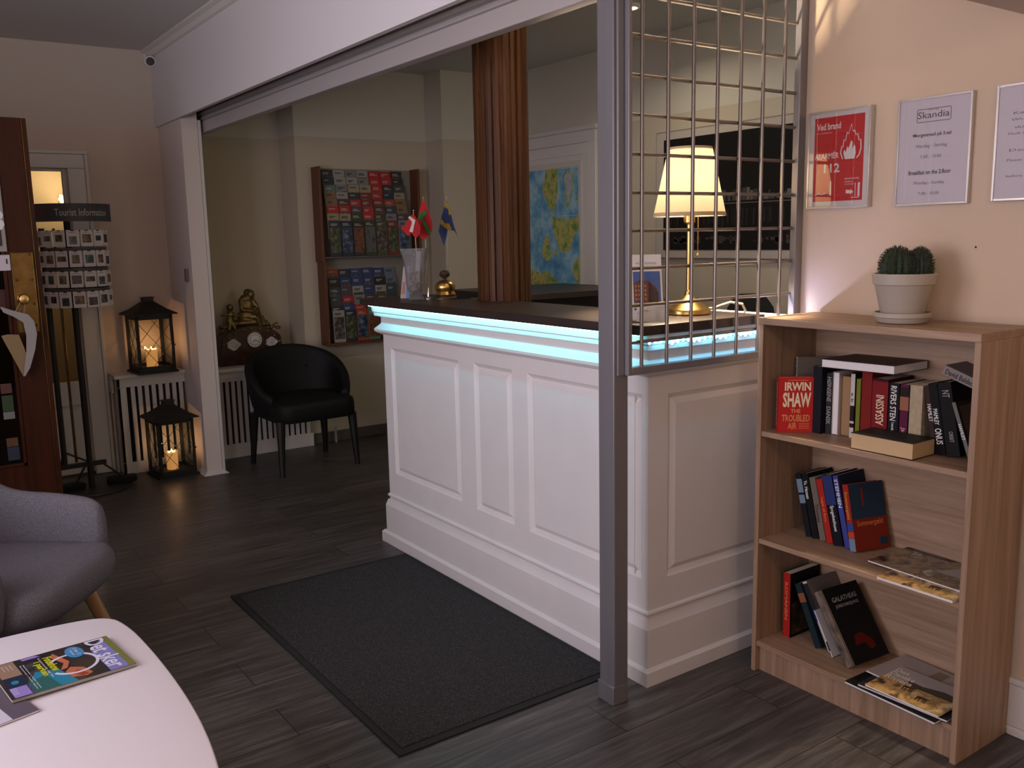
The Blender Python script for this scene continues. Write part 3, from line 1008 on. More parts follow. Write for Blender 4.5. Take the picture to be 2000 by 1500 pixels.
m.prism([(-0.049, 0), (0.049, 0), (0.049, 0.21), (-0.049, 0.21)], (0, 0.0175, 0.004), Ul, Vl, 0.006)
m.build('sheet', PAPER, lf)
Nn = Ul.cross(Vl)
o_ = Vector((0, 0.0175, 0.004)) + Nn * 0.0008
m = MB()
m.prism([(-0.043, 0.03), (0.043, 0.03), (0.043, 0.155), (-0.043, 0.155)], o_, Ul, Vl, 0.0006, 0)
m.prism([(-0.043, 0.055), (0.030, 0.052), (0.032, 0.10), (0.005, 0.125), (-0.020, 0.128), (-0.043, 0.115)], o_ + Nn * 0.0006, Ul, Vl, 0.0006, 1)
m.prism([(0.004, 0.053), (0.034, 0.052), (0.036, 0.085), (0.006, 0.123)], o_ + Nn * 0.0012, Ul, Vl, 0.0006, 2)
m.prism([(-0.043, 0.036), (0.04, 0.036), (0.04, 0.050), (-0.043, 0.053)], o_ + Nn * 0.0006, Ul, Vl, 0.0006, 3)
for r_ in range(4):
    for c_ in range(4):
        m.prism([(-0.038 + c_ * 0.010, 0.062 + r_ * 0.014), (-0.033 + c_ * 0.010, 0.062 + r_ * 0.014), (-0.033 + c_ * 0.010, 0.069 + r_ * 0.014), (-0.038 + c_ * 0.010, 0.069 + r_ * 0.014)], o_ + Nn * 0.0013, Ul, Vl, 0.0005, 4)
m.text('HOTEL SKANDIA', o_ + Ul * -0.033 + Vl * 0.178, Ul, Vl, 0.066, 0.007, 5)
m.build('cover_photo', [flat('dusk_sky_print', 70, 95, 150), flat('brick_print', 105, 60, 48), flat('dark_brick_print', 58, 38, 38), flat('pale_stone_print', 170, 160, 160), flat('window_print', 165, 120, 105), GREY_INK], lf)
cd = thing('visiting_cards', 'small stack of white visiting cards at the foot of the acrylic holder', 'cards', (1.985, 2.075, WZ), R(-34))
m = MB()
m.hexa([(-0.046, -0.046, 0.004), (0.040, -0.046, 0.004), (0.040, -0.036, 0.004), (-0.046, -0.036, 0.004)], [(-0.042, -0.026, 0.055), (0.044, -0.026, 0.055), (0.044, -0.016, 0.055), (-0.042, -0.016, 0.055)])
m.text('Skandia', (-0.036, -0.0375, 0.034), (1, 0, 0), (0, 0.37, 0.93), 0.026, 0.006, 1)
m.build('card_stack', [PAPER, GREY_INK], cd)

# glass vase filled with potpourri
vx, vy = 1.985, 3.56
VASE = glass_mat('vase_glass', (0.93, 0.94, 0.95), 0.22, 0.08)
_vt = VASE.node_tree
_vd = _vt.nodes.new('ShaderNodeBsdfDiffuse')
_vd.inputs[0].default_value = (0.75, 0.76, 0.78, 1)
_vm = _vt.nodes.new('ShaderNodeMixShader')
_vm.inputs[0].default_value = 0.10  # pale diffuse share stands in for highlights on the glass
_vo = _vt.nodes['Material Output']
_vt.links.new(_vo.inputs[0].links[0].from_socket, _vm.inputs[1])
_vt.links.new(_vd.outputs[0], _vm.inputs[2])
_vt.links.new(_vm.outputs[0], _vo.inputs[0])
v = thing('glass_vase', 'flared clear glass vase filled with potpourri on the counter', 'vase', (vx, vy, WZ))
op = [(0.032, 0.0), (0.036, 0.006), (0.030, 0.016), (0.026, 0.022), (0.040, 0.045), (0.045, 0.075), (0.046, 0.11), (0.050, 0.16), (0.058, 0.205), (0.066, 0.228)]
ip = [(0.063, 0.228), (0.055, 0.203), (0.047, 0.16), (0.043, 0.11), (0.041, 0.075), (0.030, 0.045), (0.004, 0.035)]
g = MB().lathe(op + ip, n=36)
g.build('vase_glass', VASE, v, angle=40)
MB().hexa([(-0.012, -0.012, 0.08), (0.006, -0.020, 0.08), (0.007, -0.019, 0.08), (-0.011, -0.011, 0.08)], [(0.000, -0.016, 0.215), (0.018, -0.024, 0.215), (0.019, -0.023, 0.215), (0.001, -0.015, 0.215)]).build('paper_slip', mat('dull_paper', (0.40, 0.38, 0.37), 0.8), v)
random.seed(5)
fillm = MB()
for k in range(70):
    a = random.uniform(0, 6.28); z = random.uniform(0.045, 0.125)
    rr = random.uniform(0, 0.033 if z > 0.06 else 0.018)
    q = Euler((random.random() * 6, random.random() * 6, random.random() * 6)).to_matrix()
    fillm.sphere((rr * math.cos(a), rr * math.sin(a), z), random.uniform(0.007, 0.012), random.choice((0, 0, 1, 1, 2, 3)), 7, 5, 1, random.uniform(0.5, 1), random.uniform(0.3, 0.7), q)
pp = fillm.build('potpourri', [flat('dry_leaf_brown', 92, 66, 42), flat('dry_leaf_tan', 146, 118, 82), flat('dark_seed', 50, 34, 28), flat('dry_petal', 128, 84, 74)], None, loc=(0, 0, 0))
pp.location = (vx, vy, WZ)
tag(pp, 'brown dried leaves and petals filling the glass vase', 'potpourri', kind='stuff')

UI = Vector((0.82, -0.573, 0))          # across the view, for the little flags
def flag(name_, base, tip, outline, marks, mats_, label, group, finial=0.004, basef=None):
    t_ = thing('table_flag', label, 'flag', base, group=group)
    MB().tube([base, tip], 0.0018, 8).build('flagpole', mat('grey_pole', (0.42, 0.40, 0.38), 0.4), t_, world=True)
    MB().sphere(Vector(tip) + Vector((0, 0, 0.005)), finial, n=10, k=8).build('finial', CHROME if name_ else BRASS, t_, world=True)
    fb = MB()
    U, V = UI, Vector((0, 0, 1))
    N_ = U.cross(V)
    for poly, mi, off in [(outline, 0, 0.0)] + marks:
        n0 = len(fb.v)
        fb.prism(poly, Vector(tip) + N_ * (0.0045 + off), U, V, 0.0016 if mi == 0 else 0.0006, mi)
    for k, pnt in enumerate(fb.v):            # let the cloth wave a little
        d_ = (pnt - Vector(tip)).dot(U)
        fb.v[k] = pnt + N_ * (0.003 * math.sin(d_ * 60)) * (1 if abs(d_) > 0.004 else 0)
    fb.build('flag_cloth', mats_, t_, world=True, angle=25)
    if basef:
        basef(t_)
    return t_
FR, FW, FG, FB_, FY = flat('flag_red', 165, 18, 28, 0.8), flat('flag_white', 205, 195, 190, 0.8), flat('flag_green', 40, 100, 36, 0.8), flat('flag_blue', 42, 62, 112, 0.8), flat('flag_yellow', 170, 140, 40, 0.8)
S = 0.00229
def px(u, v, o):
    return ((u - o[0]) * S, -(v - o[1]) * S)
o = (802, 420)
flag(1, (1.992, 3.545, WZ + 0.06), (1.992 - 0.013 * 0.82, 3.545 + 0.013 * 0.57, WZ + 0.387),
     [px(*p, o) for p in ((802, 423), (795, 430), (784, 445), (776, 450), (781, 456), (790, 466), (797, 460), (805, 471), (813, 462), (815, 450), (809, 436))],
     [([px(*p, o) for p in ((795, 428), (806, 436), (803, 446), (800, 459), (793, 457), (798, 444), (799, 439), (792, 431))], 1, 0.0045)],
     [FR, FW], 'red Danish flag with white cross drooping out of the glass vase', None)
def chrome_base(t_):
    MB().lathe([(0.022, 0), (0.022, 0.004), (0.007, 0.010), (0.005, 0.05), (0.0035, 0.055)], c=(2.062, 3.585, WZ), n=24).build('flag_base', CHROME, t_, world=True)
o = (848, 390)
flag(1, (2.062, 3.585, WZ + 0.01), (2.054, 3.59, WZ + 0.445),
     [px(*p, o) for p in ((847, 391), (842, 405), (837, 425), (833, 440), (835, 452), (842, 466), (848, 468), (857, 462), (864, 451), (865, 438), (860, 418), (853, 400))],
     [([px(*p, o) for p in ((852, 411), (856, 418), (848, 426), (851, 434), (858, 446), (862, 455), (858, 460), (852, 452), (846, 437), (843, 428), (837, 429), (838, 421), (845, 416))], 1, 0.0045)],
     [FR, FG], 'red flag with green cross on a slim chrome stand beside the vase', None, basef=chrome_base)
def wood_base(t_):
    MB().lathe([(0.030, 0), (0.030, 0.008), (0.012, 0.012), (0.008, 0.05), (0.004, 0.06)], c=(2.20, 3.635, WZ), n=20).build('flag_base', BRASS_OLD, t_, world=True)
o = (884, 386)
flag(0, (2.20, 3.635, WZ + 0.02), (2.203, 3.635, WZ + 0.460),
     [px(*p, o) for p in ((884, 396), (878, 410), (873, 425), (866, 455), (876, 484), (881, 470), (884, 452), (898, 455), (904, 466), (896, 440), (890, 410))],
     [([px(*p, o) for p in ((882, 399), (886, 399), (890, 410), (893, 422), (888, 424), (887, 412), (880, 408))], 1, 0.0045),
      ([px(*p, o) for p in ((873, 431), (880, 440), (888, 440), (893, 452), (886, 453), (881, 450), (870, 440))], 1, 0.0045)],
     [FB_, FY], 'blue and yellow Swedish flag behind the brass bell', None, basef=wood_base)

bl = thing('desk_bell', 'shiny brass desk bell on a dark round base on the counter', 'bell', (2.12, 3.535, WZ))
MB().lathe([(0.062, 0), (0.062, 0.006), (0.052, 0.013), (0.040, 0.015)], n=36).build('base', mat('dark_bell_base', (0.05, 0.035, 0.022), 0.35), bl)
MB().lathe([(0.043, 0.015), (0.048, 0.020), (0.044, 0.028), (0.040, 0.034), (0.046, 0.046), (0.047, 0.058), (0.040, 0.070), (0.026, 0.080), (0.012, 0.084)], n=36).build('bell_dome', BRASS, bl, angle=45)
MB().lathe([(0.010, 0.084), (0.008, 0.092), (0.020, 0.100), (0.024, 0.110), (0.018, 0.122), (0.006, 0.127)], n=20, sx=1.1, sy=0.9).build('button', mat('dark_button', (0.04, 0.025, 0.018), 0.4), bl)

tc_ = thing('folded_card', 'upright folded brochure with blue spine beside the glass vase', 'brochure', (2.02, 3.72, WZ), R(-52))
m = MB()
m.hexa([(-0.02, -0.02, 0), (0.026, -0.02, 0), (0.026, 0.012, 0), (-0.02, 0.012, 0)], [(-0.004, -0.008, 0.145), (0.026, -0.008, 0.145), (0.026, 0.004, 0.145), (-0.004, 0.004, 0.145)], 0)
m.hexa([(0.010, -0.0212, 0.0), (0.026, -0.0212, 0.0), (0.026, -0.0205, 0.0), (0.010, -0.0205, 0.0)], [(0.012, -0.0092, 0.145), (0.026, -0.0092, 0.145), (0.026, -0.0085, 0.145), (0.012, -0.0085, 0.145)], 1)
m.hexa([(-0.014, -0.0202, 0.02), (0.004, -0.0202, 0.02), (0.004, -0.019, 0.02), (-0.014, -0.019, 0.02)], [(-0.006, -0.0145, 0.075), (0.004, -0.0145, 0.075), (0.004, -0.013, 0.075), (-0.006, -0.013, 0.075)], 2)
m.build('card', [flat('pale_card', 165, 150, 140), flat('card_blue', 58, 110, 165), flat('card_orange', 160, 92, 62)], tc_)

wd = MB().prism([(0, 0), (0.07, -0.008), (0.07, 0.004)], (2.14, 3.47, WZ + 0.016), (1, 0, 0), (0, 1, 0), 0.016).build('door_wedge', RUBBER, loc=(2.17, 3.47, WZ))
tag(wd, 'small black wedge lying on the worktop beside the column', 'wedge')

# ------------------------------------------------------------------ bookcase
BX0, BX1, BY0, BY1, BH = 2.28, 2.556, 1.182, 1.888, 1.184
bc = thing('bookcase', 'pale oak open bookcase with three shelves against the right wall', 'bookcase', (2.418, 1.535, 0))
PT = 0.017
MB().box(BX0, BX1, BY0, BY0 + PT, 0, BH - 0.022).build('side_panel', OAK, bc, world=True, bevel=0.0012)
MB().box(BX0, BX1, BY1 - PT, BY1, 0, BH - 0.022).build('side_panel', OAK, bc, world=True, bevel=0.0012)
MB().box(BX0 - 0.002, BX1, BY0, BY1, BH - 0.022, BH).build('top_panel', OAK_Y, bc, world=True, bevel=0.0012)
for z in (0.82, 0.462, 0.107):
    MB().box(BX0 + 0.004, BX1 - 0.006, BY0 + PT, BY1 - PT, z - 0.017, z).build('shelf', OAK_Y, bc, world=True, bevel=0.001)
MB().box(BX0 + 0.022, BX0 + 0.038, BY0 + PT, BY1 - PT, 0, 0.09).build('plinth_board', OAK, bc, world=True)
MB().box(BX1 - 0.006, BX1 - 0.002, BY0 + PT, BY1 - PT, 0.09, BH - 0.022).build('back_panel', OAK_Y, bc, world=True)

def book(name, label, at, dims, cover, lean=0.0, yaw=0.0, pages=PAGES, title=None, up=False, tmat=WHITE_INK, spine=None,
         bands=(), group=None, front=None, fore=False, extra=()):
    """AT is the lower left front corner of the spine; dims = depth, thickness, height"""
    d, t, h = dims
    t_ = thing(name, label, 'book', at, (R(lean), 0, R(yaw)), group)
    bt = 0.0016
    c = MB()
    xs, xe = (0, bt) if not fore else (d - bt, d)
    c.box(xs, xe, -t, 0, 0, h, 1)
    c.box(0, d, -t, -t + bt, 0, h, 0).box(0, d, -bt, 0, 0, h, 0)
    mats_ = [cover, spine or cover]
    for z0, z1, mm in bands:
        mats_.append(mm)
        c.box(-0.0004, 0, -t + 0.0002, -0.0002, z0, z1, len(mats_) - 1)
    if fore:
        p_ = MB().box(0.003, d - bt, -t + bt, -bt, 0.002, h - 0.002)
    else:
        p_ = MB().box(bt, d - 0.003, -t + bt, -bt, 0.002, h - 0.002)
    if front:
        front(c, t, d, h, mats_)
    co = c.build('cover', mats_, t_, bevel=0.0006, seg=1)
    p_.build('page_block', pages, t_)
    if title:
        l = MB()
        for s_, z0, z1, w0, w1 in title:      # w0..w1: share of the spine width used
            if up:
                l.text(s_, (0, -t * w1, z0), (0, 0, 1), (0, 1, 0), z1 - z0, t * (w1 - w0), 0, 0.012, 0.0012)
            else:
                l.text(s_, (0, -t * w0, z1), (0, 0, -1), (0, -1, 0), z1 - z0, t * (w1 - w0), 0, 0.012, 0.0012)
        l.build('spine_lettering', tmat, t_).parent = co
    return t_

Bk = lambda n, *c: mat('book_' + n, [0.85 * q for q in srgb(*c)], 0.6, spec=0.15)
S1 = 0.8205
G1, G2, G3 = 'books on the top shelf', 'books on the middle shelf', 'books on the bottom shelf'
CREAMI = flat('cream_ink', 226, 205, 170)
def irwin_front(c, t, d, h, mats_):
    mats_ += [CREAMI, flat('orange_ink', 214, 130, 78)]
    a, b_ = len(mats_) - 2, len(mats_) - 1
    y = -t
    T = lambda s, x, z, w, hh, mi, bo=0.03: c.text(s, (x, y, z), (1, 0, 0), (0, 0, 1), w, hh, mi, bo, 0.0008)
    T('IRWIN', 0.020, h * 0.76, 0.080, h * 0.155, a, 0.035)
    T('SHAW', 0.015, h * 0.46, 0.087, h * 0.27, a, 0.035)
    T('THE', 0.040, h * 0.355, 0.030, h * 0.072, b_)
    T('TROUBLED', 0.013, h * 0.20, 0.086, h * 0.125, b_, 0.02)
    T('AIR', 0.032, h * 0.06, 0.028, h * 0.12, b_, 0.02)
    for k in range(4):
        c.box(0.066, 0.098, y - 0.0006, y, h * (0.16 - 0.03 * k), h * (0.168 - 0.03 * k), b_)
    c.box(0.030, 0.092, y - 0.0006, y, h * 0.945, h * 0.955, b_)
RED_C = Bk('scarlet', 190, 42, 38)
book('paperback', 'red paperback with big cream capitals standing cover outward on top shelf', (2.318, 1.842, S1), (0.111, 0.022, 0.176), RED_C, yaw=-41,
     title=[('IRWIN SHAW  THE TROUBLED AIR', 0.02, 0.16, 0.2, 0.8)], tmat=flat('pink_ink', 200, 150, 150), group=G1, front=irwin_front)
book('book', 'tall grey book with white spine behind the red paperback on top shelf', (2.43, 1.857, S1), (0.135, 0.016, 0.228), Bk('warm_grey', 105, 95, 84), yaw=-38, spine=Bk('white', 205, 198, 192),
     title=[('O GUSTAV', 0.10, 0.222, 0.2, 0.8)], tmat=INK, group=G1)
book('book', 'dark brown book half hidden at far left of top shelf', (2.455, 1.866, S1), (0.09, 0.016, 0.198), Bk('dark_brown', 40, 32, 28), yaw=-3, group=G1)
book('book', 'black hardback right of the red paperback on top shelf', (2.385, 1.757, S1), (0.15, 0.033, 0.212), Bk('blue_black', 24, 25, 34), group=G1)
book('book', 'slim charcoal book with faint grey spine lettering on top shelf', (2.405, 1.722, S1), (0.14, 0.022, 0.192), Bk('charcoal', 48, 46, 48),
     title=[('HØNSENE   DANSK', 0.03, 0.18, 0.15, 0.85)], tmat=GREY_INK, group=G1)
book('book', 'book with its white page edges turned outward on top shelf', (2.405, 1.699, S1), (0.14, 0.022, 0.198), Bk('white', 0, 0, 0), pages=PAGES_W, fore=True, group=G1)
book('book', 'tan paperback with its browned page edges outward on top shelf', (2.415, 1.675, S1), (0.13, 0.035, 0.188), Bk('tan', 140, 110, 78), pages=mat('browned_pages', srgb(150, 118, 84), 0.8, var=0.08, scale=200, stretch=(1, 1, 12)), fore=True, group=G1)
book('book', 'thin dark book with white labels on its spine on top shelf', (2.41, 1.639, S1), (0.13, 0.0145, 0.202), Bk('aubergine', 42, 28, 30),
     bands=[(0.100, 0.198, Bk('white', 0, 0, 0)), (0.0, 0.032, Bk('white', 0, 0, 0)), (0.045, 0.052, Bk('white', 0, 0, 0))], title=[('a b', 0.11, 0.14, 0.2, 0.8)], tmat=flat('blue_ink', 50, 60, 120), group=G1)
book('book', 'thin lime green book standing on top shelf', (2.415, 1.6235, S1), (0.13, 0.0155, 0.184), Bk('lime', 122, 128, 44), group=G1)
book('book', 'plain red hardback left of the lettered red one on top shelf', (2.41, 1.602, S1), (0.13, 0.035, 0.209), Bk('brick_red', 128, 34, 30), group=G1)
book('book', 'dark red hardback with tall cream spine lettering on top shelf', (2.41, 1.566, S1), (0.13, 0.052, 0.194), Bk('oxblood', 62, 14, 18),
     bands=[(0.012, 0.186, Bk('crimson', 128, 30, 34))], title=[('ASSASSINI', 0.055, 0.145, 0.27, 0.78)], up=True, tmat=CREAMI, group=G1)
book('paperback', 'black paperback with bold white spine lettering left of the purple paperback', (2.41, 1.512, S1), (0.13, 0.034, 0.186), Bk('ink', 30, 26, 32),
     title=[('RIVERS STEN', 0.075, 0.178, 0.2, 0.75), ('I morderens skygge', 0.01, 0.07, 0.3, 0.65)], group=G1)
book('paperback', 'purple paperback with a pale figure on its spine on top shelf', (2.41, 1.476, S1), (0.13, 0.028, 0.186), Bk('plum', 92, 30, 62),
     bands=[(0.110, 0.150, Bk('skin', 160, 105, 80)), (0.150, 0.178, Bk('dark_brown', 0, 0, 0))], title=[('Jackie', 0.02, 0.06, 0.2, 0.8)], tmat=flat('pink_ink', 0, 0, 0), group=G1)
book('paperback', 'worn cream paperback on top shelf', (2.41, 1.446, S1), (0.13, 0.040, 0.188), mat('worn_cream', srgb(168, 152, 124), 0.7, var=0.15, scale=60), group=G1)
book('paperback', 'brown paperback leaning beside the cream one on top shelf', (2.41, 1.369, S1), (0.13, 0.020, 0.192), Bk('walnut', 62, 44, 40), lean=-11,
     title=[('HAMLET', 0.09, 0.14, 0.2, 0.8)], group=G1)
book('book', 'black book with bold white spine lettering leaning beside the brown paperback', (2.40, 1.3485, S1 + 0.0005), (0.145, 0.026, 0.202), Bk('jet', 20, 19, 20), lean=-11,
     title=[('ONUS', 0.03, 0.075, 0.1, 0.85), ('MAMLEY', 0.085, 0.13, 0.2, 0.7)], group=G1)
book('book', 'thick black book with silver lettering leaning rightmost but one on top shelf', (2.40, 1.3215, S1 + 0.0005), (0.145, 0.040, 0.208), Bk('soot', 26, 24, 25), lean=-11,
     title=[('NT', 0.165, 0.185, 0.3, 0.8), ('ORBIT', 0.04, 0.07, 0.4, 0.7)], tmat=GREY_INK, group=G1)
def paint_front(c, t, d, h, mats_):
    mats_.append(picture_mat('old_painting', [(0.35, srgb(32, 24, 20)), (0.5, srgb(78, 58, 42)), (0.62, srgb(60, 34, 26)), (0.7, srgb(120, 95, 70))], 18))
    c.box(0.01, d - 0.008, -t - 0.0005, -t, 0.012, h - 0.012, len(mats_) - 1)
book('paperback', 'thin grey-spined paperback with painted cover leaning rightmost on top shelf', (2.385, 1.252, S1 + 0.0005), (0.150, 0.013, 0.166), Bk('smoke', 52, 42, 36), lean=-20, spine=Bk('grey', 122, 116, 112),
     title=[('HAMLET', 0.06, 0.105, 0.15, 0.85)], group=G1, front=paint_front)
book('paperback', 'light grey paperback with black spine lettering lying tilted on the leaning books', (2.40, 1.340, 1.078), (0.11, 0.029, 0.128), Bk('silver', 150, 138, 132), lean=109,
     title=[('David Baldacci', 0.008, 0.100, 0.28, 0.80)], up=True, tmat=INK, group=G1)
book('book', 'brown hardback lying across the upright books with white pages outward', (2.365, 1.716, 1.0610), (0.175, 0.026, 0.245), Bk('umber', 88, 72, 62), lean=89.2, pages=PAGES_W, fore=True, group=G1)
book('paperback', 'thick cream-paged black paperback lying at front edge of top shelf', (2.289, 1.552, S1 + 0.0475), (0.112, 0.047, 0.195), Bk('slate', 46, 46, 44), lean=90,
     pages=mat('cream_pages', srgb(196, 165, 124), 0.8, var=0.04, scale=200, stretch=(1, 1, 12)), fore=True, group=G1)

S2 = 0.4625
book('book', 'black book with pale blue label leftmost on middle shelf', (2.415, 1.786, S2), (0.13, 0.022, 0.208), Bk('night', 28, 28, 36), lean=-14,
     bands=[(0.145, 0.19, Bk('ice', 120, 145, 165)), (0.11, 0.138, Bk('ice', 0, 0, 0))], group=G2)
book('book', 'black book with white script next to the leftmost on middle shelf', (2.415, 1.762, S2), (0.13, 0.026, 0.213), Bk('coal', 22, 22, 25), lean=-14,
     title=[('Ys. Hansen', 0.13, 0.19, 0.2, 0.7)], group=G2)
book('book', 'grey-spined book between black and red books on middle shelf', (2.415, 1.733, S2), (0.13, 0.024, 0.206), Bk('stone', 116, 106, 96), lean=-14,
     title=[('Thomas', 0.06, 0.12, 0.2, 0.7)], tmat=INK, group=G2)
book('book', 'bright red book in the middle of middle shelf', (2.412, 1.705, S2), (0.135, 0.024, 0.206), Bk('signal_red', 172, 42, 34), lean=-14,
     title=[('Vejen til Rom', 0.07, 0.15, 0.25, 0.7)], tmat=flat('orange_ink', 0, 0, 0), group=G2)
book('book', 'black book with a blue upper spine right of the red book on middle shelf', (2.41, 1.677, S2), (0.135, 0.036, 0.226), Bk('black_navy', 20, 22, 32), lean=-14,
     bands=[(0.13, 0.224, Bk('deep_blue', 44, 58, 112))], title=[('Spogelseshuset', 0.045, 0.128, 0.25, 0.7)], group=G2)
book('book', 'tall dark blue book behind the red-spined summer novel on middle shelf', (2.412, 1.638, S2), (0.135, 0.020, 0.232), Bk('midnight', 34, 44, 62), lean=-14, spine=Bk('blue', 66, 72, 150),
     title=[('STEMMEN', 0.13, 0.22, 0.2, 0.8)], group=G2)
def sommer_front(c, t, d, h, mats_):
    mats_ += [Bk('sea_dusk', 40, 58, 76), Bk('rust', 0, 0, 0), flat('orange_ink', 0, 0, 0)]
    a, b_, o_ = len(mats_) - 3, len(mats_) - 2, len(mats_) - 1
    c.box(0.001, d, -t - 0.0004, -t, h * 0.47, h - 0.001, a)
    c.box(0.001, d, -t - 0.0004, -t, 0.001, h * 0.47, b_)
    c.text('Sommergæld', (0.016, -t, h * 0.34), (1, 0, 0), (0, 0, 1), 0.098, 0.022, o_, 0.0, 0.001)
    c.box(0.045, 0.052, -t - 0.001, -t, h * 0.66, h * 0.93, 0)
    c.box(0.095, 0.125, -t - 0.001, -t, 0.01, 0.035, a)
book('paperback', 'red and dark blue summer paperback leaning rightmost of the middle shelf books', (2.405, 1.614, S2), (0.132, 0.027, 0.208), Bk('rust', 128, 40, 28), lean=-14, yaw=-15, spine=Bk('spine_red', 168, 48, 40),
     bands=[(0.062, 0.088, Bk('royal', 60, 80, 150)), (0.042, 0.060, Bk('tangerine', 200, 80, 44)), (0.0, 0.040, Bk('ice', 0, 0, 0))],
     title=[('Sommergæld', 0.10, 0.185, 0.15, 0.75)], tmat=flat('amber_ink', 205, 150, 60), group=G2, front=sommer_front)

S3 = 0.1075
def dark_front(c, t, d, h, mats_):
    mats_.append(picture_mat('dark_engraving', [(0.4, srgb(18, 16, 15)), (0.55, srgb(44, 34, 26)), (0.65, srgb(80, 58, 36))], 30))
    c.box(0.008, d - 0.004, -t - 0.0005, -t, 0.01, h * 0.55, len(mats_) - 1)
book('book', 'bright red spined black book upright at left of bottom shelf', (2.385, 1.845, S3), (0.155, 0.030, 0.222), Bk('black_cloth', 20, 18, 18), lean=-1, spine=Bk('spine_scarlet', 176, 38, 32),
     title=[('ROMANEN', 0.06, 0.19, 0.3, 0.65)], tmat=flat('orange_ink', 0, 0, 0), group=G3, front=dark_front)
book('book', 'dark teal book with orange label leaning on bottom shelf', (2.388, 1.716, S3), (0.15, 0.026, 0.212), Bk('teal', 26, 44, 50), lean=-25,
     bands=[(0.15, 0.18, Bk('rust_label', 140, 86, 56))], group=G3)
book('book', 'large grey book with white spine leaning on bottom shelf', (2.395, 1.672, S3), (0.152, 0.020, 0.232), Bk('pale_grey', 128, 116, 106), lean=-28, spine=Bk('white', 0, 0, 0),
     bands=[(0.10, 0.14, Bk('violet_blue', 58, 58, 122)), (0.14, 0.225, Bk('black_edge', 40, 38, 40))], group=G3)
book('brochure', 'white folded brochure slumped between the leaning books on bottom shelf', (2.375, 1.645, S3), (0.12, 0.006, 0.15), PAPER, lean=-29, pages=PAGES_W,
     bands=[(0.02, 0.05, Bk('black_edge', 0, 0, 0))], group=G3)
def gal_front(c, t, d, h, mats_):
    mats_ += [GREY_INK, Bk('ember', 96, 20, 16), Bk('foxed', 140, 120, 98)]
    a = len(mats_) - 3
    c.text('GALATHEAS', (0.026, -t, h * 0.80), (1, 0, 0), (0, 0, 1), 0.112, 0.016, a, 0.02, 0.001)
    c.text('JORDOMSEJLING', (0.030, -t, h * 0.71), (1, 0, 0), (0, 0, 1), 0.104, 0.013, a, 0.02, 0.001)
    c.prism([(0.045, 0.055), (0.055, 0.085), (0.085, 0.088), (0.12, 0.060), (0.125, 0.035), (0.10, 0.030), (0.085, 0.055)], (0, -t - 0.0006, 0), (1, 0, 0), (0, 0, 1), 0.0006, a + 1)
    c.box(0.0005, 0.004, -t - 0.0006, -t, 0, h, a + 2)
book('book', 'tattered black book with red blot on cover leaning on bottom shelf', (2.345, 1.570, S3 + 0.001), (0.165, 0.034, 0.242), Bk('worn_black', 22, 20, 20), lean=-35, yaw=-5,
     spine=mat('tattered_spine', srgb(98, 86, 74), 0.8, var=0.75, scale=45, stretch=(1, 1, 0.5)), group=G3, front=gal_front)

def magazine(name, label, at, size, rotz, base, fn, group=None, th=0.006, curl=0.0, pages=PAGES_W, tilt=0.0):
    """lies flat: local x along the reader's left-right, local y towards the head of the page"""
    w, h = size
    t_ = thing(name, label, 'magazine', at, (R(tilt), 0, R(rotz)), group)
    def bend(mb):
        if curl:
            for p_ in mb.v:
                k = max(0.0, (p_.x / w + 0.5))
                p_.z += curl * max(0, (p_.x / w - 0.1)) ** 2 * 4 + curl * 0.6 * max(0, (p_.y / h - 0.2)) ** 2 * 4
        return mb
    def slab(z0, z1, g, mi=0, mb=None):
        mb = mb or MB()
        for i in range(8):
            mb.box(-w / 2 + g + (w - 2 * g) * i / 8, -w / 2 + g + (w - 2 * g) * (i + 1) / 8, -h / 2 + g, h / 2 - g, z0, z1, mi)
        return mb
    bend(slab(0.0003, th - 0.0008, 0.001)).build('page_block', pages, t_)
    c = slab(th - 0.0008, th, 0)
    slab(0, 0.0003, 0, 0, c)
    mats_ = [base]
    fn(c, w, h, th, mats_)
    bend(c).build('cover', mats_, t_)
    return t_
def Mtext(c, s, x, y, w, hh, z, mi, bo=0.01):
    c.text(s, (x, y, z), (1, 0, 0), (0, 1, 0), w, hh, mi, bo, 0.0006)
def Mpoly(c, poly, z, mi):
    c.prism(poly, (0, 0, z + 0.0004), (1, 0, 0), (0, 1, 0), 0.0003, mi)
RIV = picture_mat('beach_photo', [(0.36, srgb(60, 44, 24)), (0.46, srgb(206, 164, 104)), (0.56, srgb(140, 114, 62)), (0.66, srgb(226, 192, 140))], 14)
REED = picture_mat('reed_photo', [(0.36, srgb(48, 40, 34)), (0.5, srgb(150, 130, 104)), (0.58, srgb(96, 82, 52)), (0.68, srgb(206, 192, 178))], 10, stretch=(1, 1, 1))
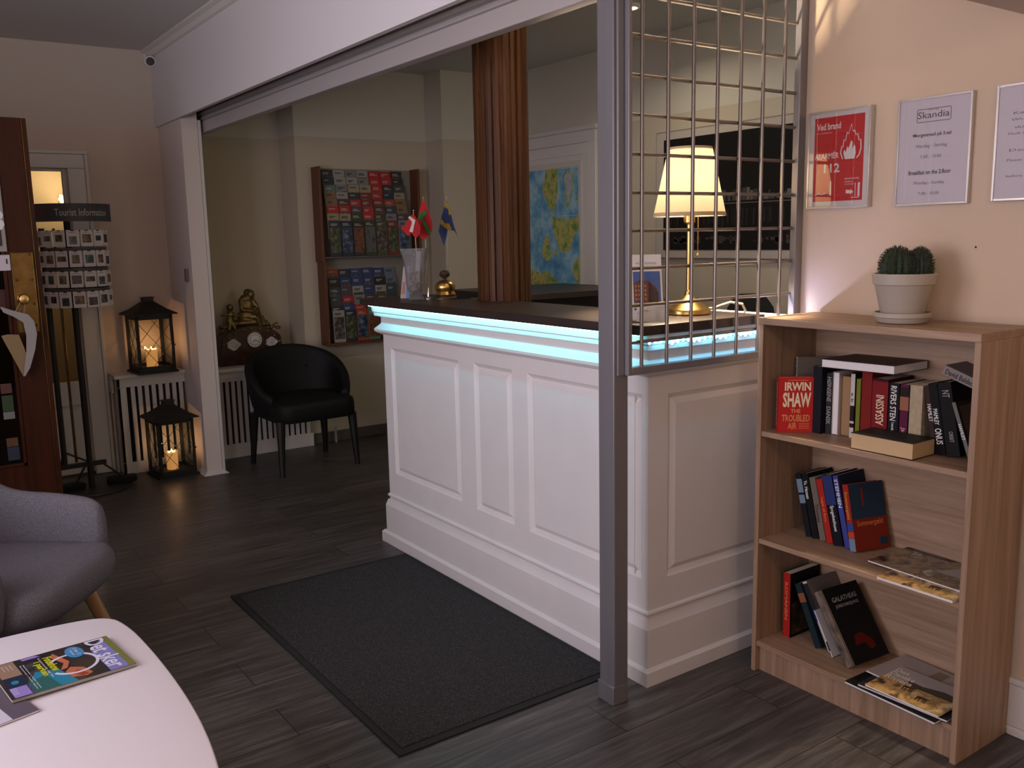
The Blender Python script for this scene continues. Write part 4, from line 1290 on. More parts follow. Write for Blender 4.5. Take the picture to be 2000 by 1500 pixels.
def riviera(c, w, h, th, mats_):
    mats_ += [flat('cream_white', 235, 225, 205), flat('horse_brown', 66, 42, 28), flat('mist', 168, 158, 152), flat('scrub_dark', 62, 54, 42)]
    Mpoly(c, [(-w / 2, h * 0.02), (w / 2, h * 0.10), (w / 2, h / 2), (-w / 2, h / 2)], th, 3)
    Mpoly(c, [(-w * 0.15, -h * 0.02), (w / 2, h * 0.02), (w / 2, h * 0.18), (w * 0.25, h * 0.22), (0, h * 0.12), (-w * 0.2, h * 0.14)], th + 0.0003, 4)
    for k, (bx, by) in enumerate(((-w * 0.12, -h * 0.10), (w * 0.14, -h * 0.26))):
        Mpoly(c, [(bx - 0.012, by), (bx + 0.018, by + 0.004), (bx + 0.026, by + 0.018), (bx + 0.016, by + 0.014), (bx - 0.010, by + 0.012)], th + 0.0003, 2)
        for q in (-0.010, -0.002, 0.010, 0.016):
            Mpoly(c, [(bx + q, by + 0.004), (bx + q + 0.003, by + 0.004), (bx + q + 0.007, by - 0.016), (bx + q + 0.004, by - 0.016)], th + 0.0003, 2)
    for k, s in enumerate(('Den', 'Danske', 'Riviera')):
        Mtext(c, s, -w * 0.47, h * (0.26 - 0.15 * k), (0.042, 0.076, 0.084)[k], 0.024, th + 0.0010, 1, 0.015)
GM2, GM3 = 'magazines on the middle shelf', 'magazines on the bottom shelf'
magazine('magazine', 'lower beach magazine poking out under another on middle shelf', (2.362, 1.320, S2), (0.225, 0.195), -90, RIV, riviera, GM2, th=0.008)
def reed(c, w, h, th, mats_):
    mats_ += [flat('mist', 0, 0, 0), flat('print_black', 30, 26, 22)]
    Mpoly(c, [(w * 0.05, -h * 0.1), (w / 2, -h * 0.05), (w / 2, h * 0.3), (w * 0.2, h * 0.36)], th, 1)
    Mpoly(c, [(-w * 0.5, h * 0.42), (w * 0.0, h * 0.42), (w * 0.05, h * 0.5), (-w * 0.5, h * 0.5)], th, 2)
    Mtext(c, 'NORDSJÆLLAND', -w * 0.4, h * 0.43, 0.10, 0.010, th + 0.0004, 1)
magazine('magazine', 'upper magazine with reed photo cover on middle shelf', (2.437, 1.362, S2 + 0.0085), (0.30, 0.195), -93, REED, reed, GM2, th=0.005, curl=0.0)
magazine('magazine', 'black-covered magazine at bottom of the pile on bottom shelf', (2.352, 1.372, S3), (0.29, 0.19), -92, Bk('jet', 0, 0, 0), lambda c, w, h, th, m_: None, GM3, th=0.007)
def leafgrey(c, w, h, th, mats_):
    mats_.append(Bk('stone', 0, 0, 0))
    Mpoly(c, [(-w * 0.4, -h * 0.2), (-w * 0.1, -h * 0.2), (-w * 0.1, h * 0.1), (-w * 0.4, h * 0.1)], th, 1)
magazine('magazine', 'dark grey magazine second from the bottom of the pile on bottom shelf', (2.365, 1.348, S3 + 0.0073), (0.27, 0.185), -88, Bk('charcoal', 0, 0, 0), leafgrey, GM3, th=0.006)
def cozy(c, w, h, th, mats_):
    mats_ += [GREY_INK, flat('taupe_print', 128, 108, 92)]
    Mpoly(c, [(-w * 0.02, -h * 0.2), (w * 0.12, -h * 0.2), (w * 0.12, h * 0.4), (-w * 0.02, h * 0.4)], th, 2)
    Mtext(c, 'COZY', w * 0.2, h * 0.16, 0.06, 0.018, th + 0.0004, 1, 0)
    Mtext(c, 'home', w * 0.3, h * 0.02, 0.04, 0.012, th + 0.0004, 1, 0)
magazine('magazine', 'pale grey magazine at the back of the pile on bottom shelf', (2.438, 1.368, S3 + 0.0136), (0.27, 0.19), -94, flat('pale_mist', 160, 148, 142), cozy, GM3, th=0.005)
magazine('magazine', 'beach and horses magazine on top of the pile on bottom shelf', (2.355, 1.340, S3 + 0.0190), (0.225, 0.185), -90, RIV, riviera, GM3, th=0.006)

# ------------------------------------------------------------------ cactus on the bookcase
QX, QY = 2.418, 1.487
pot = thing('potted_cactus', 'two-headed dark green cactus in a pale pot on the bookcase', 'cactus', (QX, QY, BH))
CER = mat('pale_glazed_clay', (0.42, 0.37, 0.31), 0.42)
MB().lathe([(0.060, 0), (0.066, 0.002), (0.074, 0.016), (0.078, 0.018), (0.079, 0.030), (0.074, 0.031), (0.070, 0.018), (0.050, 0.012)], n=48).build('saucer', CER, pot)
MB().lathe([(0.054, 0.013), (0.058, 0.02), (0.078, 0.108), (0.0795, 0.110), (0.0835, 0.111), (0.087, 0.138), (0.085, 0.141), (0.080, 0.141), (0.076, 0.115)], n=48).build('pot', CER, pot, angle=40)
MB().lathe([(0.079, 0.120), (0.04, 0.126), (0.001, 0.127)], n=32, caps=False).build('soil', mat('dark_soil', (0.02, 0.014, 0.010), 0.95, bump=1.0, scale=150), pot)
cac = MB()
spn = MB()
random.seed(11)
U35 = Vector((0.82, -0.573, 0))
for cu_, rr, hh in ((U35 * -0.022, 0.044, 0.055), (U35 * 0.040 + Vector((-0.008, -0.008, 0)), 0.032, 0.053)):
    nr, K = 16, 16
    rings = []
    for k in range(K + 1):
        ph = R(-48 + 138 * k / K)
        z = 0.118 + hh * 0.74 + hh * math.sin(ph)
        r0 = max(0.001, rr * math.cos(ph))
        ring = []
        for i in range(nr * 4):
            a = 2 * math.pi * i / (nr * 4)
            r_ = r0 * (1 + 0.07 * math.cos(a * nr))
            ring.append((cu_.x + r_ * math.cos(a), cu_.y + r_ * math.sin(a), z))
        rings.append(ring)
        if 0 < k < K:
            nn = max(4, int(nr * math.cos(ph) + 0.5)) if k > K * 0.75 else nr
            for i in range(nn):
                a = 2 * math.pi * i / nn
                c0 = Vector((cu_.x + r0 * 1.05 * math.cos(a), cu_.y + r0 * 1.05 * math.sin(a), z))
                nrm = Vector((math.cos(ph) * math.cos(a), math.cos(ph) * math.sin(a), math.sin(ph))).normalized()
                for q in range(6):
                    dd = (nrm * 1.1 + Vector((random.uniform(-.9, .9), random.uniform(-.9, .9), random.uniform(-.9, .9)))).normalized()
                    L = random.uniform(0.006, 0.013)
                    s1 = dd.cross(Vector((0.1, 0.2, 1)))
                    s1 = s1.normalized() * 0.0013
                    s2 = dd.cross(s1).normalized() * 0.0013
                    n0 = [c0 + s1, c0 - s1 * 0.5 + s2, c0 - s1 * 0.5 - s2, c0 + dd * L]
                    spn.add(n0, [(0, 1, 3), (1, 2, 3), (2, 0, 3)])
    cac.loft(rings)
cac.build('cactus_body', mat('cactus_green', (0.011, 0.026, 0.009), 0.7), pot)
sp_ = spn.build('spines', mat('cactus_spine', (0.055, 0.06, 0.035), 0.7), pot)
sp_['kind'] = 'stuff'

# ------------------------------------------------------------------ framed notices on the right wall
ALU = mat('silver_frame', (0.62, 0.58, 0.54), 0.3, 0.7)
def notice(name, label, y0, y1, z0, z1, sheetmat, fn, dep=0.022, tilt=0.0):
    """hangs on the right wall; y0 > y1 (left edge first)"""
    t_ = thing(name, label, 'picture', (XW, (y0 + y1) / 2, z0))
    xf = XW - dep
    f = MB()
    w_ = 0.007
    f.box(xf, XW, y1, y1 + w_, z0, z1).box(xf, XW, y0 - w_, y0, z0, z1)
    f.box(xf, XW, y1 + w_, y0 - w_, z0, z0 + w_).box(xf, XW, y1 + w_, y0 - w_, z1 - w_, z1)
    f.build('frame', ALU, t_, world=True, bevel=0.001)
    s = MB()
    xs = xf + 0.003
    s.box(xs, xs + 0.003, y1 + w_, y0 - w_, z0 + w_, z1 - w_)
    so = s.build('sheet', sheetmat, t_, world=True)
    mk = MB()
    T = lambda st, y, z, w, h=None, mi=0, bo=0.0, al='C': mk.text(st, (xs, y, z), (0, -1, 0), (0, 0, 1), w, h, mi, bo, 0.0006, al)
    P = lambda poly, mi=0, off=0.0004: mk.prism([(a, b_) for a, b_ in poly], (xs - off, y0, z0), (0, -1, 0), (0, 0, 1), 0.0003, mi)
    ms = fn(T, P, mk)
    mk.build('print', ms, t_, world=True).parent = so
    g_ = MB().box(xs - 0.0022, xs - 0.0014, y1 + w_, y0 - w_, z0 + w_, z1 - w_).build('glass', glass_mat('picture_glass', (1, 1, 1), 0.38, 0.01), t_, world=True)
    return t_
RED_P = flat('alarm_red', 196, 30, 36, 0.4)
PW = flat('poster_white', 216, 206, 200, 0.5)
def fire(T, P, mk):
    W, H = 0.228, 0.305
    P([(0.025, 0.022), (0.206, 0.022), (0.206, 0.285), (0.025, 0.285)], 0, 0.0002)
    y0 = 1.929
    T('Ved brand', y0 - 0.033, 1.52 + 0.246, 0.089, 0.021, 1, 0.02, 'L')
    T('ALARMÉR', y0 - 0.028, 1.52 + 0.156, 0.090, 0.022, 1, 0.02, 'L')
    T('112', y0 - 0.064, 1.52 + 0.112, 0.058, 0.028, 1, 0.02, 'L')
    fl_o = [(0.130, 0.150), (0.122, 0.170), (0.126, 0.192), (0.130, 0.186), (0.133, 0.212), (0.139, 0.206), (0.144, 0.234), (0.150, 0.228), (0.160, 0.258),
            (0.166, 0.234), (0.172, 0.238), (0.178, 0.222), (0.184, 0.226), (0.190, 0.204), (0.196, 0.208), (0.198, 0.180), (0.192, 0.160), (0.182, 0.150)]
    cx, cy_ = 0.160, 0.190
    inn = [(cx + (a - cx) * 0.90, cy_ + (b_ - cy_) * 0.93) for a, b_ in fl_o]
    for k in range(len(fl_o) - 1):
        P([fl_o[k], fl_o[k + 1], inn[k + 1], inn[k]], 1, 0.0006)
    P([(0.140, 0.150), (0.134, 0.168), (0.136, 0.180), (0.143, 0.172), (0.147, 0.190), (0.152, 0.182), (0.160, 0.206), (0.166, 0.200), (0.165, 0.180),
       (0.172, 0.192), (0.176, 0.186), (0.178, 0.166), (0.174, 0.150)], 1, 0.0006)
    T('REDNINGSVEJ', y0 - 0.142, 1.52 + 0.086, 0.050, 0.006, 1, 0.01, 'L')
    T('slukkere', y0 - 0.142, 1.52 + 0.078, 0.030, 0.005, 1, 0.0, 'L')
    T('brandtæppe', y0 - 0.142, 1.52 + 0.070, 0.034, 0.005, 1, 0.0, 'L')
    P([(0.148, 0.044), (0.164, 0.044), (0.164, 0.040), (0.174, 0.048), (0.164, 0.058), (0.164, 0.053), (0.148, 0.056)], 1, 0.0006)
    P([(0.180, 0.034), (0.182, 0.034), (0.182, 0.076), (0.180, 0.076)], 1, 0.0006)
    P([(0.166, 0.030), (0.196, 0.030), (0.196, 0.032), (0.166, 0.032)], 1, 0.0006)
    P([(0.190, 0.034), (0.197, 0.034), (0.197, 0.076), (0.190, 0.076)], 1, 0.0006)
    P([(0.030, 0.236), (0.090, 0.236), (0.090, 0.237), (0.030, 0.237)], 1, 0.0006)
    P([(0.088, 0.040), (0.094, 0.040), (0.092, 0.085), (0.089, 0.085)], 1, 0.0006)
    P([(0.033, 0.046), (0.048, 0.050), (0.056, 0.046), (0.072, 0.049), (0.072, 0.046), (0.056, 0.043), (0.048, 0.046), (0.033, 0.043)], 1, 0.0006)
    return [RED_P, flat('poster_ink_white', 232, 220, 214)]
notice('fire_notice', 'red and white fire alarm notice with flame in a silver frame', 1.929, 1.701, 1.52, 1.825, PW, fire)
LIL = flat('lilac_white_sheet', 214, 202, 208, 0.5)
def breakfast(T, P, mk):
    yc = 1.505
    T('Skandia', yc, 1.765, 0.096, 0.019, 0, 0.0)
    for (a, b_, c_, d_) in ((0.062, 0.236, 0.162, 0.238), (0.062, 0.272, 0.162, 0.274), (0.060, 0.238, 0.062, 0.272), (0.162, 0.238, 0.164, 0.272)):
        P([(a, b_), (c_, b_), (c_, d_), (a, d_)], 1)
    T('HOTEL', yc, 1.786, 0.032, 0.005, 1)
    T('Morgenmad på 3.sal', yc + 0.002, 1.711, 0.116, 0.013, 0, 0.02)
    T('Mandag - Søndag', yc + 0.002, 1.680, 0.094, 0.012, 1)
    T('7.00 - 10:00', yc + 0.002, 1.652, 0.064, 0.009, 1)
    T('Breakfast on the 2.floor', yc + 0.004, 1.606, 0.130, 0.0125, 0, 0.02)
    T('Monday - Sunday', yc + 0.004, 1.575, 0.094, 0.012, 1)
    T('7.00 - 10.00', yc + 0.004, 1.547, 0.064, 0.009, 1)
    return [flat('text_dark', 66, 56, 62), flat('text_grey', 112, 100, 108)]
notice('breakfast_notice', 'white framed breakfast notice in the middle of the three notices', 1.616, 1.390, 1.518, 1.826, LIL, breakfast, dep=0.016)
def third(T, P, mk):
    yc = 1.213
    for z, w, s in ((1.745, 0.13, 'Kære gæster'), (1.728, 0.14, 'Wi-Fi password'), (1.708, 0.12, 'skandia guest'), (1.692, 0.15, 'Husk at aflevere nøglen'),
                    (1.648, 0.14, 'Dear guests'), (1.622, 0.15, 'Please return your key'), (1.580, 0.15, 'before your departure')):
        T(s, yc, z, w, 0.009, 0)
    return [flat('text_grey', 0, 0, 0)]
notice('guest_notice', 'white framed notice at far right, cut by the edge of the view', 1.325, 1.10, 1.520, 1.828, LIL, third, dep=0.016)
hk = MB().sphere((XW - 0.002, 1.365, 1.395), 0.0028, n=8, k=6).build('wall_nail', INK, loc=(XW, 1.365, 1.395))
tag(hk, 'tiny dark nail in the warm wall right of the cactus', 'nail')

# ------------------------------------------------------------------ radiator covers
def radiator(name, label, x0, x1, yf, yb, ztop, slat0, n, pitch, zlo, zhi, shelf_over=0.016):
    t_ = thing(name, label, 'radiator cover', ((x0 + x1) / 2, yf, 0))
    f = MB()
    f.box(x0, x1, yf, yf + 0.018, zhi, ztop - 0.024).box(x0, x1, yf, yf + 0.018, 0.0, zlo)
    f.box(x0, slat0 - 0.008, yf, yf + 0.018, zlo, zhi)
    f.box(x0, x0 + 0.018, yf, yb, 0, ztop - 0.024)
    f.build('frame', W_TRIM, t_, world=True, bevel=0.0015)
    MB().box(x0 - shelf_over, x1, yf - 0.02, yb, ztop - 0.024, ztop).build('top_shelf', W_TRIM, t_, world=True, bevel=0.003)
    for k in range(n):
        xa = slat0 + k * pitch
        if xa + pitch * 0.58 > x1:
            break
        MB().box(xa + pitch * 0.42, xa + pitch, yf + 0.001, yf + 0.015, zlo, zhi).build('slat', W_TRIM, t_, world=True)
    MB().box(x0 + 0.02, x1, yf + 0.09, yf + 0.10, 0.0, ztop - 0.03).build('radiator_panel', mat('dark_radiator', (0.020, 0.014, 0.010), 0.7), t_, world=True)
    return t_
radiator('radiator_cover', 'white slatted radiator cover under the upper lantern', 1.200, 1.618, 6.03, 6.198, 0.640, 1.262, 14, 0.0425, 0.075, 0.560)
radiator('radiator_cover', 'white slatted radiator cover under the gilt clock, behind the black chair', 1.79, 2.485, 6.03, 6.378, 0.615, 1.822, 24, 0.0400, 0.095, 0.525, 0.0)
pp_ = thing('radiator_pipe', 'short white boxed pipe beside the radiator shelf left of the upper lantern', 'pipe', (1.188, 6.15, 0.0))
MB().box(1.180, 1.196, 6.10, 6.198, 0.52, 0.62).build('casing', W_TRIM, pp_, world=True, bevel=0.003)
MB().tube([(1.188, 6.14, 0.0), (1.188, 6.14, 0.52)], 0.007, 10).build('riser', W_TRIM, pp_, world=True)
for x, lab in ((2.585, 'left of the two thin pipes coming out of the floor behind the black chair'), (2.655, 'right of the two thin pipes coming out of the floor behind the black chair')):
    o = MB().tube([(x, 6.06, 0.0), (x, 6.06, 0.10)] if x < 2.6 else [(x, 6.03, 0.0), (x, 6.03, 0.115)], 0.009, 10).build('heating_pipe', mat('grey_pipe', (0.36, 0.34, 0.32), 0.4), loc=(x, 6.05, 0))
    tag(o, lab, 'pipe', 'heating pipes')

# ------------------------------------------------------------------ lanterns with candles
def lantern(label, clabel, loc, rz, s=1.0, twin=False):
    t_ = thing('lantern', label, 'lantern', loc, R(rz), 'black lanterns')
    w, h = 0.122 * s, 0.405 * s        # half width, eave height
    fr = MB()
    fr.box(-w - 0.012, w + 0.012, -w - 0.012, w + 0.012, 0.0, 0.014)
    fr.box(-w, w, -w, w, 0.014, 0.034)
    for sx in (-1, 1):
        for sy in (-1, 1):
            fr.box(sx * w, sx * (w - 0.018), sy * w, sy * (w - 0.018), 0.034, h)
    for a, b_, c_, d_ in ((-w, w, -w, -w + 0.012), (-w, w, w - 0.012, w), (-w, -w + 0.012, -w, w), (w - 0.012, w, -w, w)):
        fr.box(a, b_, c_, d_, h - 0.035, h)
        fr.box(a, b_, c_, d_, 0.034, 0.046)
    fr.build('frame', BLACK_M, t_, bevel=0.001)
    rf = MB()
    def sq(k, z):
        return [(-k, -k, z), (k, -k, z), (k, k, z), (-k, k, z)]
    rf.loft([sq(w + 0.028, h - 0.006), sq(w + 0.028, h), sq(w * 0.80, h + 0.030 * s), sq(w * 0.30, h + 0.078 * s), sq(w * 0.27, h + 0.080 * s), sq(w * 0.27, h + 0.105 * s), sq(w * 0.32, h + 0.106 * s), sq(w * 0.32, h + 0.110 * s)])
    rf.build('roof', BLACK_M, t_, angle=20)
    gl = MB()
    g0, g1 = 0.046, h - 0.035
    for sx, sy in ((0, -1), (-1, 0), (1, 0), (0, 1)):
        if sx == 0:
            gl.box(-w + 0.018, w - 0.018, sy * (w - 0.008), sy * (w - 0.006), g0, g1)
        else:
            gl.box(sx * (w - 0.008), sx * (w - 0.006), -w + 0.018, w - 0.018, g0, g1)
    glo = gl.build('glass', CLEAR, t_)
    la = MB()
    cw, chh = w - 0.018, (g1 - g0)
    zc = (g0 + g1) / 2
    for side in ((0, -1), (-1, 0)):
        for sg in (-1, 1):
            for off in (-1, 0, 1):
                # diagonal wire clipped to the pane
                q = []
                for tt in range(0, 61):
                    a_ = -cw + 2 * cw * tt / 60
                    z_ = zc + off * chh * 0.42 + sg * a_ * 1.25
                    if g0 < z_ < g1:
                        q.append((a_, z_))
                if len(q) > 3:
                    p0, p1 = q[0], q[-1]
                    if side[0] == 0:
                        la.tube([(p0[0], -w + 0.004, p0[1]), (p1[0], -w + 0.004, p1[1])], 0.0017, 6)
                    else:
                        la.tube([(-w + 0.004, p0[0], p0[1]), (-w + 0.004, p1[0], p1[1])], 0.0017, 6)
    la.build('lattice', BLACK_M, t_).parent = glo
    MB().lathe([(0.007, 0), (0.007, 0.006), (0.004, 0.010)], c=(w + 0.003, -w + 0.01, h * 0.45), n=12).build('door_latch', BLACK_M, t_)
    # the candle stands inside
    cdl = thing('candle', clabel, 'candle', (loc[0], loc[1], loc[2] + 0.034), R(rz), 'lantern candles')
    ch_ = 0.115 * s
    cb = MB()
    cb.lathe([(0.034, 0), (0.035, 0.004), (0.035, ch_ * 0.8), (0.037, ch_), (0.034, ch_ + 0.004), (0.028, ch_ - 0.004), (0.012, ch_ - 0.012), (0.001, ch_ - 0.013)], n=28, caps=False)
    random.seed(int(loc[2] * 100))
    for k in range(6):
        a = k * 1.05 + random.random() * 0.5
        cb.sphere((0.033 * math.cos(a), 0.033 * math.sin(a), ch_ + random.uniform(-0.004, 0.008)), random.uniform(0.005, 0.010), n=10, k=7)
    cb.build('wax', WAX, cdl)
    fm = MB()
    fm.lathe([(0.001, 0.0), (0.006, 0.005), (0.0075, 0.011), (0.005, 0.020), (0.002, 0.028), (0.0003, 0.032)], c=(0, 0, ch_ - 0.010), n=14)
    if twin:
        fm.lathe([(0.0008, 0.0), (0.004, 0.004), (0.005, 0.008), (0.003, 0.014), (0.0003, 0.020)], c=(-0.034, 0.01, ch_ + 0.004), n=12)
    fm.build('flame', FLAME, cdl)
    point('candle_light', (loc[0], loc[1], loc[2] + 0.034 + ch_ + 0.018), 0.6, (1.0, 0.52, 0.24), 0.012)
    return t_
lantern('black lantern with lit candle standing on the white radiator shelf', 'lit cream candle inside the lantern on the radiator shelf', (1.432, 6.02 + 0.045, 0.640), 3, 0.93, True)
lantern('black lantern with lit candle standing on the floor beside the white pier', 'lit cream candle inside the lantern on the floor', (1.455, 5.86, 0.0), 4, 0.93)

# ------------------------------------------------------------------ gilt mantel clock
KX, KY, KZ = 2.115, 6.20, 0.615
ck = thing('mantel_clock', 'dark marble mantel clock with gilt figures on the radiator shelf', 'clock', (KX, KY, KZ))
MARB = mat('dark_red_marble', (0.055, 0.022, 0.014), 0.3, var=0.5, scale=14)
half = [(0, 0), (0.235, 0), (0.235, 0.02), (0.222, 0.03), (0.222, 0.075), (0.215, 0.12), (0.212, 0.165), (0.205, 0.19), (0.165, 0.225), (0.125, 0.245), (0.07, 0.262), (0, 0.268)]
poly = half + [(-u, v) for u, v in reversed(half[1:-1])]
MB().prism(poly, (KX, KY - 0.07, KZ), (1, 0, 0), (0, 0, 1), 0.14).build('base', MARB, ck, world=True, bevel=0.006, angle=30)
yf = KY - 0.071
dl = MB()
dl.lathe([(0.050, 0), (0.050, 0.006), (0.044, 0.009), (0.001, 0.009)], n=40, caps=False, mi=0)
for k in range(12):
    a = math.pi * k / 6
    dl.sphere((0.036 * math.sin(a), 0.036 * math.cos(a), 0.0095), 0.0042, 1, 8, 5, sz=0.2)
dl.prism([(-0.002, -0.003), (0.002, -0.003), (0.0012, 0.024), (-0.0012, 0.024)], (0, 0, 0.011), (math.cos(2.2), math.sin(2.2), 0), (-math.sin(2.2), math.cos(2.2), 0), 0.001, 1)
dl.prism([(-0.002, -0.003), (0.002, -0.003), (0.001, 0.034), (-0.001, 0.034)], (0, 0, 0.012), (math.cos(-2.0), math.sin(-2.0), 0), (-math.sin(-2.0), math.cos(-2.0), 0), 0.001, 1)
do = dl.build('dial', [mat('enamel', (0.66, 0.64, 0.62), 0.3), INK], ck)
do.location = (0.018, -0.071, 0.168)
do.rotation_euler = (R(90), 0, 0)
bz = MB().lathe([(0.050, 0.0), (0.057, 0.002), (0.058, 0.010), (0.051, 0.012), (0.050, 0.0)], n=40, caps=False).build('bezel', GOLD, ck)
bz.location = (0.018, -0.071, 0.168)
bz.rotation_euler = (R(90), 0, 0)
for cx_, sc_ in ((-0.13, 1.0), (0.137, 0.9)):
    pl = MB()
    pts_ = [(cx_ + sc_ * (0.046 + 0.006 * math.cos(5 * a)) * math.cos(a), 0.145 + sc_ * (0.036 + 0.005 * math.cos(4 * a)) * math.sin(a)) for a in [2 * math.pi * k / 24 for k in range(24)]]
    pl.prism(pts_, (KX, yf - 0.003, KZ), (1, 0, 0), (0, 0, 1), 0.004)
    pl.build('white_cartouche', mat('white_marble', (0.48, 0.44, 0.42), 0.4, var=0.3, scale=60), ck, world=True)
for sx in (-0.2, 0.2):
    ft = MB()
    ft.sphere((KX + sx, KY - 0.05, KZ + 0.24), 0.018, n=10, k=7, sz=0.7)
    ft.tube([(KX + sx * 0.95, KY - 0.03, KZ + 0.235), (KX + sx * 0.86, KY - 0.03, KZ + 0.262), (KX + sx * 1.02, KY - 0.03, KZ + 0.272)], 0.007, 8)
    ft.build('gilt_scroll', GOLD, ck, world=True)
for k in range(9):
    a = math.pi * (0.15 + 0.7 * k / 8)
    ft = MB().sphere((KX + 0.22 * math.cos(a), yf - 0.002, KZ + 0.06 + 0.19 * math.sin(a)), 0.012, n=8, k=6)
    ft.build('gilt_bead', GOLD, ck, world=True)
# the sculpture: a seated figure bending to a book, and a child; fused into one cast
fig = MB()
def blob(x, z, y, r, sx=1, sy=1, sz=1):
    fig.sphere((x, y, z), r, n=14, k=10, sx=sx, sy=sy, sz=sz)
def limb(a, b_, r0, r1):
    fig.tube([a, [(a[i] + b_[i]) / 2 for i in range(3)], b_], r0, 10, taper=[r0, (r0 + r1) / 2 * 1.02, r1])
blob(0.01, 0.285, 0, 0.060, 2.1, 1.0, 0.6)
blob(0.00, 0.330, 0, 0.058, 1.15, 0.9, 1.0)
blob(0.005, 0.395, 0, 0.050, 1.0, 0.8, 1.25)
blob(0.002, 0.445, 0.0, 0.046, 1.05, 0.75, 0.8)
blob(0.030, 0.478, -0.012, 0.030, 0.95, 1, 1.15)
blob(0.018, 0.492, 0.004, 0.028, 1.1, 1.0, 0.9)
limb((-0.035, 0, 0.445), (-0.045, -0.03, 0.375), 0.018, 0.015)
limb((-0.045, -0.03, 0.375), (0.03, -0.055, 0.365), 0.015, 0.010)
limb((0.045, 0, 0.440), (0.072, -0.03, 0.378), 0.018, 0.014)
limb((0.072, -0.03, 0.378), (0.045, -0.06, 0.352), 0.014, 0.010)
limb((0.00, -0.01, 0.325), (0.055, -0.05, 0.325), 0.034, 0.026)
limb((0.055, -0.05, 0.325), (0.075, -0.05, 0.255), 0.026, 0.018)
limb((-0.01, -0.01, 0.320), (0.085, -0.02, 0.322), 0.034, 0.026)
limb((0.085, -0.02, 0.322), (0.105, -0.04, 0.258), 0.026, 0.016)
blob(0.10, 0.275, 0, 0.034, 1.5, 1, 0.8)
blob(0.135, 0.262, 0, 0.018, 1.6, 1, 0.7)
# child
blob(-0.125, 0.300, -0.01, 0.030, 1.0, 0.9, 1.2)
blob(-0.118, 0.345, -0.01, 0.027, 1.1, 0.8, 1.0)
blob(-0.120, 0.395, -0.015, 0.024, 1, 1, 1.05)
limb((-0.14, -0.01, 0.352), (-0.185, -0.015, 0.347), 0.012, 0.007)
limb((-0.10, -0.01, 0.352), (-0.06, -0.03, 0.335), 0.012, 0.008)
limb((-0.13, -0.02, 0.290), (-0.145, -0.045, 0.240), 0.016, 0.010)
limb((-0.11, -0.02, 0.290), (-0.100, -0.045, 0.245), 0.016, 0.010)
blob(-0.165, 0.262, 0, 0.020, 1.8, 1, 0.8)
for k in range(12):
    fig.sphere((-0.19 + 0.032 * k, random.uniform(-0.03, 0.0), 0.248 + random.uniform(-0.008, 0.02)), random.uniform(0.012, 0.022), n=9, k=7)
fg = fig.build('gilt_figures', GOLD, ck)
rm = fg.modifiers.new('fuse', 'REMESH')
rm.mode = 'VOXEL'
rm.voxel_size = 0.0042
rm.use_smooth_shade = True
bk_ = MB().hexa([(0.015, -0.075, 0.345), (0.075, -0.075, 0.338), (0.075, -0.045, 0.368), (0.015, -0.045, 0.375)], [(0.015, -0.078, 0.350), (0.075, -0.078, 0.343), (0.075, -0.048, 0.373), (0.015, -0.048, 0.380)])
bk_.build('open_book', GOLD, ck)

# ------------------------------------------------------------------ upholstered shells
def shell(path, name, material, parent, nseg=8, sub=1, flare=0.0):
    """path: list of (outer xy, inner xy, z bottom, z top) along the U of a tub chair"""
    mb = MB()
    rings = []
    for (o_, i_, zb, zt, rr) in path:
        o_, i_ = Vector((*o_, 0)), Vector((*i_, 0))
        lean_o = o_
        r = rr
        ring = []
        d = (i_ - o_)
        for (u, z) in ((0.0, zb), (0.0, zb + (zt - zb) * 0.5), (0.0, zt - r), (0.18, zt - 0.2 * r), (0.5, zt), (0.82, zt - 0.2 * r), (1.0, zt - r), (1.0, zb + (zt - zb) * 0.5), (1.0, zb)):
            p = o_ + d * u
            if flare and zt > zb:
                p = p * (1.0 - flare * (1.0 - (z - zb) / (zt - zb)) ** 1.2)
            ring.append((p.x, p.y, z))
        rings.append(ring)
    mb.loft(rings)
    return mb.build(name, material, parent, fix=True, subsurf=sub, angle=70)

# black tub chair by the far wall; local front is -y
tc = thing('tub_chair', 'black leather tub chair in front of the far radiator cover', 'armchair', (2.225, 5.56, 0), R(2))
path = []
for k in range(25):
    t = k / 24.0
    ang = R(-38 + 256 * t)              # 0 = +x, 90 = +y (back)
    sx = 0.335 + 0.045 * math.sin(math.pi * t) ** 2
    sy = 0.285
    ox, oy = math.cos(ang), math.sin(ang)
    b_ = max(0.0, math.sin(math.pi * t)) ** 1.5
    zt = 0.500 + 0.275 * min(1, max(0, (math.sin(math.pi * t) - 0.16) / 0.84)) ** 0.85
    th = 0.060
    path.append(((sx * ox * 1.02, sy * oy + 0.02), ((sx - th) * ox, (sy - th) * oy + 0.02), 0.335, zt, 0.03))
shell(path, 'backrest', BLACK_L, tc, flare=0.15)
st = MB()
st.loft([[(x * k_, y * k_ - 0.02, z) for x, y in rrect(0.54, 0.52, 0.10, 6)] for k_, z in ((0.97, 0.335), (1.0, 0.35), (1.0, 0.415), (0.98, 0.445), (0.90, 0.460), (0.5, 0.468))])
st.build('seat', BLACK_L, tc, angle=50)
for sx, sy, nm in ((-1, -1, 0), (1, -1, 0), (-1, 1, 1), (1, 1, 1)):
    x0_, y0_ = sx * 0.245, sy * 0.195 - (0.015 if sy < 0 else -0.02)
    spl = 0.02 if sy < 0 else 0.03
    MB().tube([(x0_, y0_, 0.345), (x0_ + sx * 0.006, y0_ + sy * spl * 0.4, 0.20), (x0_ + sx * 0.016, y0_ + sy * spl, 0.0)], 0.02, 10, taper=[0.030, 0.024, 0.016]).build('leg', mat('black_lacquer', (0.010, 0.009, 0.009), 0.3), tc)
bt_ = MB()
